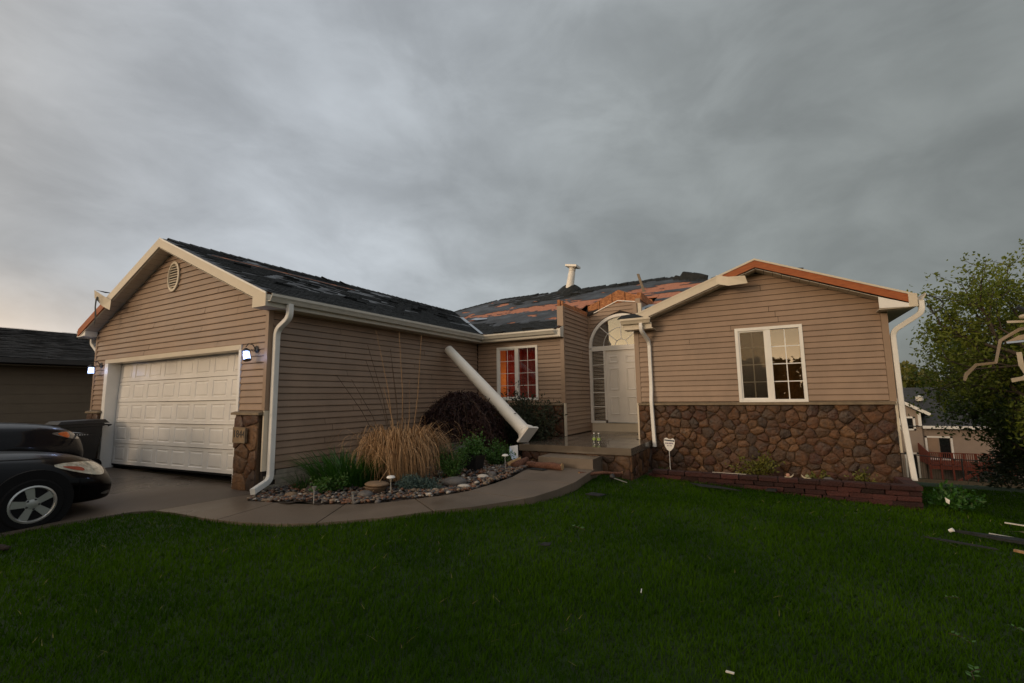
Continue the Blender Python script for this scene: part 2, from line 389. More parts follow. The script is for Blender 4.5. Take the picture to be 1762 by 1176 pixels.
walk = struct(thing('walkway', '', '', (-4.5, 5.5, 0)), 'curved concrete walkway of poured slabs between lawn and stone bed', 'walkway')
cuts = [((-7.28, 3.21), (-6.95, 4.40)), ((-5.99, 3.31), (-6.1, 4.15)), ((-4.70, 3.72), (-5.09, 4.47)), ((-3.77, 4.68), (-4.40, 5.08)), ((-3.0, 5.68), (-3.99, 5.76)), ((-2.77, 6.8), (-3.90, 6.8)), ((-2.84, 8.1), (-4.05, 8.1))]
for (o0, i0), (o1, i1) in zip(cuts[:-1], cuts[1:]):
    slab('slab', rng_(OUT, o0, o1) + rng_(INN, i0, i1)[::-1], walkz, .13, 'concrete', walk)
drive = struct(thing('driveway', '', '', (-10, 2, 0)), 'damp concrete driveway in front of the garage door', 'driveway')
for poly in ([(-10.2, 4.68), (-10.2, 1.5), (-7.9, 1.5), (-7.79, 1.92), (-7.61, 2.69), (-7.48, 3.06), (-7.28, 3.21), (-6.95, 4.40), (-7.0, 4.68)],
             [(-13.4, 4.68), (-13.6, 1.5), (-10.2, 1.5), (-10.2, 4.68)],
             [(-13.6, 1.5), (-13.6, -2.2), (-10.2, -2.2), (-10.2, 1.5)], [(-10.2, 1.5), (-10.2, -2.2), (-8.0, -2.2), (-7.9, 1.5)],
             [(-13.6, -2.2), (-13.6, -6), (-10.2, -6), (-10.2, -2.2)], [(-10.2, -2.2), (-10.2, -6), (-8.0, -6), (-8.0, -2.2)],
             [(-13.6, -6), (-13.6, -14), (-8.0, -14), (-8.0, -6)]):
    slab('slab', poly, walkz, .14, 'drive_damp', drive)
# damp soil of the stone bed
BED = INN[1:] + [(-4.64, 8.52), (-4.64, 10.57), (-7.0, 10.57), (-7.0, 4.52), (-6.95, 4.40)]
def bedz(x, y): return float(walkz(y)) + .035 * fbm(x, y, 1.3) + .01 + .06 * float(sst(0, 1.2, min(1.2, (x + 7.0) * .0 + .0))) 
bm_ = MB(); st_ = .14; cells = {}
xs = np.arange(-7.05, -3.8, st_); ys = np.arange(4.0, 10.7, st_)
def vid(i, j):
    if (i, j) not in cells:
        x, y = float(xs[i]), float(ys[j]); cells[(i, j)] = len(bm_.v); bm_.v.append((x, y, bedz(x, y) - .02))
    return cells[(i, j)]
for i in range(len(xs) - 1):
    for j in range(len(ys) - 1):
        if inpoly(np.array([xs[i] + st_ / 2]), np.array([ys[j] + st_ / 2]), BED)[0]:
            bm_.f.append((vid(i, j), vid(i + 1, j), vid(i + 1, j + 1), vid(i, j + 1))); bm_.m.append(0)
struct(bm_.build('garden_bed', 'soil', smooth=True, recalc=False), 'dark soil of the planting bed beside the garage wall', 'soil')

# grass blades of the lawn
LAWN = [(-8.0, -.2), (-7.82, 1.92)] + [(-7.64, 2.69), (-7.50, 3.06)] + OUT + [(-2.9, 8.5), (-2.3, 8.56), (-2.3, 9.28), (1.86, 9.28), (1.9, 10.6), (2.4, 19), (10, 19), (7, 6), (3.2, 1.6), (1.6, .3), (-3.5, -.2)]
nt_ = 2000000
bx = nrg.uniform(-8, 10, nt_); by = nrg.uniform(-.2, 19, nt_)
dist = np.hypot(bx, by); keep = nrg.uniform(0, 1, nt_) < np.clip((3.4 / np.maximum(dist, .5)) ** 1.35, 0, 1)
keep &= inpoly(bx, by, LAWN)
bx, by, dist = bx[keep], by[keep], dist[keep]
edge_ = np.zeros(len(bx))
base = np.stack([bx, by, gz(bx, by) - .035], 1)
patch = np.array([fbm(a, b, .9) for a, b in zip(bx, by)])
ln = nrg.uniform(.035, .075, len(bx)) * (1 + .25 * patch)
g_ = blades('grass', base, nrg.uniform(0, 6.283, len(bx)), ln, nrg.uniform(0.05, .7, len(bx)), nrg.uniform(0, .45, len(bx)), .003 + dist * .0008, 'grass', seg=2)
tag(g_, 'short mown grass blades covering the front lawn', 'grass', kind='stuff')
# ------------------------------------------------------------------ the house
house = thing('house', 'tan sided single storey house with storm torn roof and white garage door', 'house', (-6, 9, 0))
YG, XGL, XGR, YW, XW, YE, YR, XRL, XRR = 4.51, -13.336, -6.997, 10.572, -4.441, 12.41, 10.293, -2.582, 1.854
ZT = 1.217; EX = .1092; SL = .433
EAVE = 3.047; XRG = -10.19                      # garage ridge line
def gar_top(x): return EAVE + SL * (3.49 - abs(x - XRG)) + .0
RPX, RPZ = -.12, 3.985
def wing_top(x): return 3.02 + (x + 2.76) * (RPZ - 3.02) / (RPX + 2.76) if x < RPX else 3.005 + (2.21 - x) * (RPZ - 3.005) / (2.21 - RPX)

def siding(part, org, ux, nr, z0, z1, lf, rf, openings=(), maxlen=3.66):
    org, ux, nr = Vector(org), Vector(ux), Vector(nr)
    P = lambda a, z, o: org + ux * a + nr * o + Vector((0, 0, z))
    k = 0; z = z0
    while z < z1 - .02:
        zt = min(z + EX, z1); a0, b0, a1, b1 = lf(z), rf(z), lf(zt), rf(zt)
        if b0 - a0 > .06:
            if b1 < a1: a1 = b1 = (a1 + b1) / 2
            segs = [((a0, a1), (b0, b1))]
            zm = (z + zt) / 2
            for (oa, ob, oz0, oz1) in openings:
                if oz0 < zm < oz1:
                    nsg = []
                    for (l0, l1), (r0, r1) in segs:
                        if ob <= min(l0, l1) or oa >= max(r0, r1): nsg.append(((l0, l1), (r0, r1))); continue
                        if oa > l0 + .02: nsg.append(((l0, min(l1, oa)), (oa, oa)))
                        if ob < r0 - .02: nsg.append(((ob, ob), (r0, max(r1, ob))))
                    segs = nsg
            for (l0, l1), (r0, r1) in segs:
                cut = [(l0, l1)]; x = l0 + rng.uniform(1.0, maxlen)
                while x < r0 - .5 and x < r1 - .1:
                    if x > l1 + .1: cut.append((x, x))
                    x += rng.uniform(2.2, maxlen)
                cut.append((r0, r1))
                for c0, c1 in zip(cut[:-1], cut[1:]):
                    gp = .0035; wob = rng.uniform(-.003, .003)
                    A = [P(c0[0] + gp, z + .010, .0), P(c0[0] + gp, z + .010, .021 + wob), P(c0[0] + gp, z + .024, .022 + wob), P(c0[1] + gp, zt + .003, .004), P(c0[1] + gp, zt + .003, .0)]
                    B = [P(c1[0] - gp, z + .010, .0), P(c1[0] - gp, z + .010, .021 + wob), P(c1[0] - gp, z + .024, .022 + wob), P(c1[1] - gp, zt + .003, .004), P(c1[1] - gp, zt + .003, .0)]
                    m = MB(); m.add(A + B, [(4, 3, 2, 1, 0), (5, 6, 7, 8, 9), (0, 1, 6, 5), (1, 2, 7, 6), (2, 3, 8, 7), (3, 4, 9, 8)])
                    m.build('siding_board', 'siding', part)
        z = zt; k += 1
def wallpoly(name, pts, off, m='sheathing_shadow', holes=None):
    return MB().prism(pts, off).build(name, m, house)

# --- garage front wall, with the door opening left out
DL, DR, DT = -12.703, -7.722, 2.326
wz = lambda x: gar_top(x) - .20
m = MB()
for poly in ([(XGL, 0), (DL, 0), (DL, DT), (XGL, DT)], [(DR, 0), (XGR, 0), (XGR, DT), (DR, DT)],
             [(XGL, DT), (XGR, DT), (XGR, wz(XGR)), (XRG, wz(XRG)), (XGL, wz(XGL))]):
    m.prism([(x, YG, z) for x, z in poly], (0, .14, 0))
garage_front = m.build('garage_front_wall', 'sheathing_shadow', house)
def rakeL(z): return XGL + max(0, (z - wz(XGL)) / SL) + .055
def rakeR(z): return XGR - max(0, (z - wz(XGR)) / SL) - .055
siding(garage_front, (0, YG, 0), (1, 0, 0), (0, -1, 0), ZT + .01, wz(XRG) - .03, rakeL, rakeR, [(DL - .0, DR + .0, 0, DT + .02)])
# --- garage side wall facing the walkway
garage_side = wallpoly('garage_side_wall', [(XGR, YG + .145, -.2), (XGR, YW, -.2), (XGR, YW, 2.95), (XGR, YG + .145, 2.95)], (-.14, 0, 0))
siding(garage_side, (XGR, 0, 0), (0, 1, 0), (1, 0, 0), .293, 2.9, lambda z: YG + .065, lambda z: YW - .02)
# --- wall with the red curtained window
W_WIN = (-6.36, -5.15, 1.30, 2.70)
m = MB()
for a, b, c, d in ((XGR, XW, -.2, 1.30), (XGR, W_WIN[0], 1.30, 2.70), (W_WIN[1], XW, 1.30, 2.70), (XGR, XW, 2.70, 2.98)): m.box(a, YW, c, b, YW + .14, d)
window_wall = m.build('window_wall', 'sheathing_shadow', house)
siding(window_wall, (0, YW, 0), (1, 0, 0), (0, -1, 0), ZT + .01, 2.9, lambda z: XGR + .03, lambda z: XW - .075, [(W_WIN[0], W_WIN[1], W_WIN[2], W_WIN[3])])
# --- side of the entry recess, facing the right
STOP = 3.64
entry_side = wallpoly('entry_side_wall', [(XW, YW + .145, .35), (XW, YE + .14, .35), (XW, YE + .14, STOP), (XW, YW + .145, STOP)], (-.14, 0, 0))
siding(entry_side, (XW, 0, 0), (0, 1, 0), (1, 0, 0), .43, STOP, lambda z: YW + .06, lambda z: YE - .03)
# --- entry wall with arched opening (door unit fills it)
ACX, AR, ASP = -3.50, .86, 2.70                   # arch centre, inner radius, spring height
pts = [(XW, .35), (XW, 3.88), (-3.52, 4.27), (-2.60, 3.90), (-2.60, .35), (ACX + AR + .05, .35)]
pts += [(ACX + (AR + .05) * math.cos(t), ASP + (AR + .05) * math.sin(t)) for t in np.linspace(0, math.pi, 25)] + [(ACX - AR - .05, .35)]
entry_wall = MB().prism([(x, YE, z) for x, z in pts], (0, .14, 0)).build('entry_wall', 'sheathing_shadow', house)
def e_top(x): return 3.62 + (x - XW) * .39 if x < -3.55 else 3.967 - (x + 3.55) * .16
def eL(z):
    a = XW + .02
    if z > 3.62: a = max(a, XW + (z - 3.62) / .39)
    return a
def eR(z):
    b = -2.62
    if z > 3.82: b = min(b, -3.55 + (3.967 - z) / .16)
    return b
z = 2.62
part = entry_wall
while z < 3.93:           # boards above and beside the arch, clipped to its curve
    zt = z + EX
    def half(q): return math.sqrt(max(0, (AR + .09) ** 2 - max(0, q - ASP) ** 2)) if q - ASP < AR + .09 else 0
    h0, h1 = half(z), half(zt)
    for s_ in (0, 1):
        if h0 < .02 and s_: continue
        if h0 < .02: A0, A1, B0, B1 = eL(z), eL(zt), eR(z), eR(zt)
        elif s_ == 0: A0, A1, B0, B1 = eL(z), eL(zt), ACX - h0, max(ACX - h1, ACX - h0)
        else: A0, A1, B0, B1 = ACX + h0, min(ACX + h1, ACX + h0), eR(z), eR(zt)
        if B0 - A0 < .03: continue
        if B1 < A1: A1 = B1 = (A1 + B1) / 2
        mm = MB(); f_ = lambda x, q, o: (x, YE - o, q)
        mm.add([f_(A0, z + .010, 0), f_(A0, z + .010, .021), f_(A1, zt + .003, .004), f_(A1, zt + .003, 0), f_(B0, z + .010, 0), f_(B0, z + .010, .021), f_(B1, zt + .003, .004), f_(B1, zt + .003, 0)],
               [(0, 1, 2, 3), (4, 7, 6, 5), (0, 4, 5, 1), (1, 5, 6, 2), (2, 6, 7, 3)])
        mm.build('siding_board', 'siding', part)
    z = zt
# exposed oriented strand board above the entry where the porch roof tore away
def osb_strip(x0, x1, nsh=5):
    xs_ = np.linspace(x0, x1, nsh + 1)
    topf = lambda x: 3.90 + (x - XW) * (4.29 - 3.90) / .92 if x < -3.52 else 4.29 - (x + 3.52) * .42
    for a, b in zip(xs_[:-1], xs_[1:]):
        a2, b2 = a + .009, b - .009
        poly = [(a2, e_top(a2) + .01), (b2, e_top(b2) + .01), (b2, topf(b2))]
        if a2 < -3.52 < b2: poly.append((-3.52, 4.29))
        poly.append((a2, topf(a2)))
        dy_ = rng.uniform(-.004, .004)
        MB().prism([(x, YE - .020 + dy_, q) for x, q in poly], (0, .017, 0)).build('sheathing_panel', 'osb', entry_wall)
osb_strip(XW + .01, -2.61)
MB().bar((XW + .1, YE - .028, e_top(XW + .1) + .01), (-3.55, YE - .028, 3.987), (0, .008, 0), (0, 0, .012)).bar((-3.55, YE - .028, 3.987), (-2.65, YE - .028, 3.84), (0, .008, 0), (0, 0, .012)).build('flashing_strip', 'white', entry_wall)
# left recess wall top: torn sheathing and end post
for a, b in ((YW + .16, YW + .75), (YW + .76, YW + 1.3), (YW + 1.31, YE - .03)):
    MB().box(XW - .02, a, STOP - .05, XW + .012, b, STOP + rng.uniform(.08, .13)).build('sheathing_panel', 'osb', entry_side)
m = MB().box(XW - .14, YW - .022, 3.13, XW + .022, YW + .10, STOP); m.build('corner_trim', 'trim_tan', house)
MB().box(XW - .13, YW - .012, STOP, XW - .06, YW + .06, STOP + .16).box(XW - .03, YW - .005, STOP, XW + .015, YW + .07, STOP + .13).build('torn_stud', 'osb', house)
# right recess wall above the wing roof
m = MB().box(-2.63, 10.62, .35, -2.52, YE, 3.62)
recess_right = m.build('recess_right_wall', 'siding', house)
for a, b in ((10.70, 11.3), (11.305, 11.9), (11.905, 12.3)):
    MB().box(-2.60, a, 3.58, -2.50, b, 3.80 - rng.uniform(0, .06)).build('sheathing_panel', 'osb', recess_right)
MB().box(-2.68, 10.55, 2.9, -2.585, 10.70, 3.50).build('corner_trim', 'trim_tan', house)
MB().box(-2.57, 10.58, 2.9, -2.49, 10.70, 3.50).build('corner_trim', 'cream', house)
MB().hexa([(-2.515, 10.62, 3.14), (-2.28, 10.75, 3.20), (-2.2, 11.5, 3.57), (-2.515, 11.55, 3.62), (-2.512, 10.62, 3.38), (-2.50, 10.75, 3.40), (-2.495, 11.5, 3.62), (-2.512, 11.55, 3.64)]).build('step_flashing', 'metal', house)
# --- wing front wall
R_WIN = (-.575, .585, 1.215, 2.69)
wwz = lambda x: wing_top(x) - .20
m = MB()
m.prism([(x, YR, z) for x, z in ((XRL, -.5), (XRR, -.5), (XRR, R_WIN[2]), (XRL, R_WIN[2]))], (0, .14, 0))
m.prism([(x, YR, z) for x, z in ((XRL, R_WIN[2]), (R_WIN[0], R_WIN[2]), (R_WIN[0], R_WIN[3]), (XRL, R_WIN[3]))], (0, .14, 0))
m.prism([(x, YR, z) for x, z in ((R_WIN[1], R_WIN[2]), (XRR, R_WIN[2]), (XRR, R_WIN[3]), (R_WIN[1], R_WIN[3]))], (0, .14, 0))
m.prism([(x, YR, z) for x, z in ((XRL, R_WIN[3]), (XRR, R_WIN[3]), (XRR, wwz(XRR)), (RPX, wwz(RPX)), (XRL, wwz(XRL)))], (0, .14, 0))
wing_front = m.build('wing_front_wall', 'sheathing_shadow', house)
sl_l = (RPZ - 3.02) / (RPX + 2.76); sl_r = (RPZ - 3.005) / (2.21 - RPX)
siding(wing_front, (0, YR, 0), (1, 0, 0), (0, -1, 0), ZT + .01, wwz(RPX) - .02, lambda z: XRL + .075 + max(0, (z - wwz(XRL + .075)) / sl_l), lambda z: XRR - .075 - max(0, (z - wwz(XRR - .075)) / sl_r), [(R_WIN[0], R_WIN[1], R_WIN[2], R_WIN[3])])
# hidden sides that close the volume
MB().box(XRR - .14, YR + .145, -1.6, XRR, 19.5, 2.95).build('wing_side_wall', 'siding', house)
MB().box(XRL, YR + .145, .1, XRL + .06, 10.6, 2.9).box(XRL + .0, 10.73, .1, XRL + .05, YE, 2.9).build('recess_wing_wall', 'siding', house)
MB().box(XGL, YG + .145, -.2, XGL + .14, 19.5, 2.95).build('left_side_wall', 'siding', house)
MB().box(XGL, 19.36, -1.6, XRR, 19.5, 2.95).build('back_wall', 'siding', house)
MB().box(XGL + .2, YG + .3, -.12, XGR - .2, 19, -.01).build('garage_floor', 'floor_dark', house)
MB().box(XGR - 2, YW + .3, 2.76, XW - .2, 19, 2.80).box(XRL + .2, YR + .3, 2.96, XRR - .2, 19, 3.0).build('ceiling', 'floor_dark', house)

# --- corner boards and ledges
def cboard(x0, y0, z0, x1, y1, z1, m='trim_tan'): MB().box(x0, y0, z0, x1, y1, z1).build('corner_trim', m, house)
cboard(XGR - .055, YG - .024, ZT + .02, XGR + .024, YG + .06, 2.93)
cboard(XGR - .01, YG - .024, .30, XGR + .024, YG + .06, ZT + .015, 'cream')
cboard(XGL - .024, YG - .024, ZT + .02, XGL + .055, YG + .06, 2.93)
cboard(XW - .075, YW - .024, ZT + .0, XW + .024, YW + .055, 3.0)
cboard(XW - .02, YW - .024, .425, XW + .024, YW + .055, ZT - .003, 'cream')
cboard(XW, YE - .04, .43, XW + .05, YE - .001, STOP)
cboard(XRL - .024, YR - .024, ZT, XRL + .075, YR + .06, 2.86)
cboard(XRL - .024, YR - .024, .425, XRL + .012, YR + .06, ZT - .003, 'cream')
cboard(XRR - .075, YR - .024, ZT, XRR + .024, YR + .06, 2.90)
cboard(XRR - .012, YR - .024, .35, XRR + .024, YR + .06, ZT - .003, 'cream')
def ledge(x0, x1, y, z=ZT): MB().prism([(x0, y - .105, z - .05), (x0, y - .105, z - .015), (x0, y - .0005, z + .012), (x0, y - .0005, z - .05)], (x1 - x0, 0, 0)).build('stone_ledge', 'ledge', house)
ledge(XRL + .02, XRR - .01, YR); ledge(XGR, XW - .03, YW); ledge(DR - .02, XGR + .0, YG); ledge(XGL - .03, DL - .02, YG)

# --- field stones: every stone is a piece of its own
def voronoi(w_, h_, size, jit, rr):
    pts = []; nr = max(1, round(h_ / (size * .74))); nc = max(1, round(w_ / size))
    for j in range(nr):
        for i in range(nc):
            pts.append(((i + .5 + (.5 if j % 2 else 0) * (nc > 2) - (.25 if nc > 2 else 0) + rr.uniform(-jit, jit)) * w_ / nc, (j + .5 + rr.uniform(-jit, jit)) * h_ / nr))
    wts = [(size * rr.uniform(.0, .62)) ** 2 for _ in pts]
    cells_ = []
    for i, p in enumerate(pts):
        poly = [(0, 0), (w_, 0), (w_, h_), (0, h_)]
        for j, q_ in enumerate(pts):
            if i == j or abs(p[0] - q_[0]) > 3 * size or abs(p[1] - q_[1]) > 3 * size: continue
            nx2, ny2 = q_[0] - p[0], q_[1] - p[1]; tt = min(.85, max(.15, .5 + (wts[i] - wts[j]) / (2 * (nx2 * nx2 + ny2 * ny2)))); mx_, my_ = p[0] + nx2 * tt, p[1] + ny2 * tt
            new = []
            for a, b in zip(poly, poly[1:] + poly[:1]):
                da = (a[0] - mx_) * nx2 + (a[1] - my_) * ny2; db = (b[0] - mx_) * nx2 + (b[1] - my_) * ny2
                if da <= 0: new.append(a)
                if (da < 0) != (db < 0) and da != db:
                    t = da / (da - db); new.append((a[0] + (b[0] - a[0]) * t, a[1] + (b[1] - a[1]) * t))
            poly = new
            if len(poly) < 3: break
        if len(poly) >= 3: cells_.append(poly)
    return cells_
def stonework(part, org, ux, nr, w_, h_, size=.27, depth=.055, seed=1):
    rr = random.Random(seed); org, ux, nr = Vector(org), Vector(ux), Vector(nr); Zv = Vector((0, 0, 1))
    for poly in voronoi(w_, h_, size, .36, rr):
        cx = sum(p[0] for p in poly) / len(poly); cy = sum(p[1] for p in poly) / len(poly)
        k = .968
        if max(p[0] for p in poly) - min(p[0] for p in poly) < .05 or max(p[1] for p in poly) - min(p[1] for p in poly) < .04: continue
        poly = [(cx + (x - cx) * k, cy + (y - cy) * k) for x, y in poly]
        rd = []
        for a, b in zip(poly, poly[1:] + poly[:1]):
            if math.hypot(a[0] - b[0], a[1] - b[1]) < .03: rd.append(((a[0] + b[0]) / 2, (a[1] + b[1]) / 2)); continue
            jt = lambda: rr.uniform(-.008, .008)
            rd.append((a[0] * .82 + b[0] * .18 + jt(), a[1] * .82 + b[1] * .18 + jt())); rd.append((a[0] * .5 + b[0] * .5 + jt(), a[1] * .5 + b[1] * .5 + jt())); rd.append((a[0] * .18 + b[0] * .82 + jt(), a[1] * .18 + b[1] * .82 + jt()))
        n = len(rd); d = depth * rr.uniform(.65, 1.35); tx, ty = rr.uniform(-.5, .5), rr.uniform(-.5, .5)
        P = lambda x, y, o: org + ux * x + Zv * y + nr * o
        vs_ = [P(x, y, .001) for x, y in rd]; rings = []
        for kk, dd in ((.95, .66), (.74, .96), (.36, 1.0)):
            for x, y in rd:
                qx, qy = cx + (x - cx) * kk, cy + (y - cy) * kk
                o = d * (dd + rr.uniform(-.16, .16) + .5 * ((qx - cx) * tx + (qy - cy) * ty) / max(size, .1))
                vs_.append(P(qx, qy, max(.006, o)))
        vs_.append(P(cx, cy, d * 1.05)); c_ = len(vs_) - 1
        fs = []
        for r_ in range(3): fs += [(r_ * n + i, r_ * n + (i + 1) % n, (r_ + 1) * n + (i + 1) % n, (r_ + 1) * n + i) for i in range(n)]
        fs += [(3 * n + i, 3 * n + (i + 1) % n, c_) for i in range(n)]
        MB().add(vs_, fs).build('stone', 'stone', part, smooth=40)
def mortar(name, x0, y0, z0, x1, y1, z1): return MB().box(x0, y0, z0, x1, y1, z1).build(name, 'mortar', house)
sv = mortar('stone_veneer', XRL + .015, YR - .03, -.45, XRR - .015, YR - .0005, ZT - .052)
stonework(sv, (XRL + .015, YR - .03, -.45), (1, 0, 0), (0, -1, 0), XRR - XRL - .03, ZT - .052 + .45, .205, .030, 3)
sv = mortar('stone_veneer', XGR + .03, YW - .03, 0, XW - .03, YW - .0005, ZT - .052)
stonework(sv, (XGR + .03, YW - .03, 0), (1, 0, 0), (0, -1, 0), XW - XGR - .06, ZT - .052, .27, .05, 4)
sv = mortar('stone_pillar', DR + .045, YG - .055, -.05, XGR - .06, YG - .0005, ZT - .052)
stonework(sv, (DR + .045, YG - .055, -.05), (1, 0, 0), (0, -1, 0), XGR - .06 - DR - .045, ZT - .002, .31, .032, 5)
sv = mortar('stone_pillar', XGL, YG - .055, -.05, DL - .06, YG - .0005, ZT - .052)
stonework(sv, (XGL, YG - .055, -.05), (1, 0, 0), (0, -1, 0), DL - .06 - XGL, ZT - .002, .31, .032, 6)
# foundation blocks under the garage side wall
fd = MB().box(XGR - .02, YG + .02, -.15, XGR - .004, YW, .29).build('foundation', 'mortar', house)
bl = MB().box(0, .003, .003, .018, .397, .072).mesh('block', 'foundation')
for j in range(6):
    for i in range(16):
        y = YG + .02 + i * .4 - (j % 2) * .2
        if y < YG: continue
        if y + .4 > YW: break
        link('block', bl, fd, (XGR - .004, y, -.15 + j * .0735))

# --- garage door
gd = thing('garage_door', '', '', (-10.2, 4.7, 0)); gd.parent = house; gd.matrix_parent_inverse = Matrix.Translation(-ORG['house'])
for k in ('label', 'category', 'kind'): del gd[k]
YD = YG + .17; D0, D1, DZ0, DZ1 = DL + .10, DR - .03, .075, 2.275
def dbow(x, y, z):      # storm-bowed sections: the top leans in, the middle is dished
    t = (z - DZ0) / (DZ1 - DZ0); s_ = (x - D0) / (D1 - D0)
    return (x, y + .055 * max(0, t - .35) ** 1.6 / .5 + .018 * math.sin(math.pi * s_) * math.sin(math.pi * t) + .006 * math.sin(9 * s_ + 4 * t), z + (.01 + .075 * s_) * (1 - t) ** 2)
rows, cols = 5, 8; rh = (DZ1 - DZ0) / rows; cw = (D1 - D0) / cols
for j in range(rows):
    m = MB(); z0, z1 = DZ0 + j * rh + .004, DZ0 + (j + 1) * rh - .004
    for i in range(cols):
        x0, x1 = D0 + i * cw, D0 + (i + 1) * cw
        px0, px1, pz0, pz1 = x0 + cw * .12, x1 - cw * .12, z0 + rh * .145, z1 - rh * .145
        # section face around the panel
        for a, b, c, d in ((x0, x1, z0, pz0), (x0, x1, pz1, z1), (x0, px0, pz0, pz1), (px1, x1, pz0, pz1)):
            m.add([dbow(a, YD, c), dbow(b, YD, c), dbow(b, YD, d), dbow(a, YD, d)], [(0, 1, 2, 3)])
        pm = MB(); lv = [(0, 0), (.013, .012), (.034, .011), (.046, .001)]
        rg = []
        for ins, dep in lv: rg.append([dbow(px0 + ins, YD + dep, pz0 + ins), dbow(px1 - ins, YD + dep, pz0 + ins), dbow(px1 - ins, YD + dep, pz1 - ins), dbow(px0 + ins, YD + dep, pz1 - ins)])
        vs_ = sum(rg, []); fs = [(r_ * 4 + k, r_ * 4 + (k + 1) % 4, r_ * 4 + 4 + (k + 1) % 4, r_ * 4 + 4 + k) for r_ in range(3) for k in range(4)] + [(12, 13, 14, 15)]
        pm.add(vs_, fs).build('panel', 'door_white', gd, recalc=False)
    m.add([dbow(D0, YD, z0), dbow(D1, YD, z0), dbow(D1, YD + .04, z0), dbow(D0, YD + .04, z0), dbow(D0, YD, z1), dbow(D1, YD, z1), dbow(D1, YD + .04, z1), dbow(D0, YD + .04, z1)], [(0, 1, 2, 3), (4, 7, 6, 5), (3, 2, 6, 7)])
    m.build('door_section', 'door_white', gd, recalc=False)
MB().bar((D0, YD + .02, .068), (D1, YD + .02, .14), (0, .015, 0), (0, 0, .016)).build('rubber_seal', 'rubber', gd)
MB().box(DL - .07, YG - .03, 0, DL + .085, YG + .22, DT - .085).build('door_jamb', 'white', house)
MB().box(DR - .02, YG - .03, 0, DR + .045, YG + .22, DT - .085).build('door_jamb', 'white', house)
MB().box(DL - .07, YG - .032, DT - .083, DR + .045, YG + .2, DT).build('door_head', 'cream', house)

# --- windows
mat('curtain_shaded', (.36, .018, .013), .8, .15, 4, trans=.18)  # right drape: darker, less translucent copy with its shade put into the colour
def slider(name, x0, x1, z0, z1, y, ncol, nrow, screen_left, gm='window_glass', mw=.009):
    f = MB(); t = .058
    for a, b, c, d in ((x0, x1, z0, z0 + t), (x0, x1, z1 - t, z1), (x0, x0 + t, z0 + t, z1 - t), (x1 - t, x1, z0 + t, z1 - t)): f.box(a, y - .032, c, b, y + .06, d)
    xm = (x0 + x1) / 2; f.box(xm - .045, y - .024, z0 + t, xm + .045, y + .055, z1 - t)
    wd = f.build(name, 'white', house)
    for k, (a, b) in enumerate(((x0 + t, xm - .045), (xm + .045, x1 - t))):
        yy = y + (.03 if k else .015)
        if k == 0:
            sf = MB(); u_ = .028
            for p in ((a, b, z0 + t, z0 + t + u_), (a, b, z1 - t - u_, z1 - t), (a, a + u_, z0 + t + u_, z1 - t - u_), (b - u_, b, z0 + t + u_, z1 - t - u_)): sf.box(p[0], yy - .018, p[2], p[1], yy + .012, p[3])
            sf.build('sash', 'white', wd)
        MB().box(a, yy, z0 + t, b, yy + .004, z1 - t).build('pane', gm, wd)
        for i in range(1, ncol): xx = a + (b - a) * i / ncol; MB().box(xx - mw, yy - .007, z0 + t, xx + mw, yy - .001, z1 - t).build('muntin', 'white', wd)
        for i in range(1, nrow): zz = z0 + t + (z1 - z0 - 2 * t) * i / nrow; MB().box(a, yy - .006, zz - mw, b, yy - .0005, zz + mw).build('muntin', 'white', wd)
        if k == 0 and screen_left: MB().box(a + .01, yy - .012, z0 + t + .01, b - .01, yy - .009, z1 - t - .01).build('insect_screen', 'screen_glass', wd)
    return wd
wn = slider('window', *R_WIN[:2], R_WIN[2], R_WIN[3], YR, 2, 4, True)
wn['label'] = 'wing window with white grids and an insect screen on its left half'
wn = slider('window', *W_WIN[:2], 1.30, 2.70, YW, 2, 4, False, 'window_glass_low', .006)
wn['label'] = 'window with white grids in front of red curtains'
def room(x0, x1, y0, y1, z0, z1, m):
    MB().add([(x0, y0, z0), (x1, y0, z0), (x1, y1, z0), (x0, y1, z0), (x0, y0, z1), (x1, y0, z1), (x1, y1, z1), (x0, y1, z1)], [(0, 1, 2, 3), (4, 7, 6, 5), (3, 2, 6, 7), (0, 3, 7, 4), (1, 5, 6, 2)]).build('room', m, house, recalc=False)
room(-1.9, 1.6, YR + .16, 11.5, .5, 2.95, 'room_brown')
room(-6.8, -4.65, YW + .16, 13.2, .6, 2.70, 'room_orange')
def drape(x0, x1, y, z0, z1, n, amp, m_='curtain'):
    m = MB(); k = n * 8
    xs_ = np.linspace(x0, x1, k + 1)
    ys_ = [y + amp * math.sin(i / 8 * 2 * math.pi) + amp * .4 * math.sin(i * .37) for i in range(k + 1)]
    vs_ = [(x, yy, z0) for x, yy in zip(xs_, ys_)] + [(x, yy * .5 + y * .5, z1) for x, yy in zip(xs_, ys_)]
    m.add(vs_, [(i, i + 1, k + 2 + i, k + 1 + i) for i in range(k)]); return m.build('curtain', m_, house, smooth=True)
drape(-6.21, -5.72, YW + .20, 1.0, 2.68, 5, .025); drape(-5.76, -5.0, YW + .24, 1.0, 2.68, 7, .022, 'curtain_shaded')
pl = bpy.data.lights.new('room_lamp', 'POINT'); pl.energy = 6.5; pl.color = (1, .62, .28); pl.shadow_soft_size = .12
po = bpy.data.objects.new('room_lamp', pl); po.location = (-6.25, 11.9, 1.9); COL.objects.link(po)

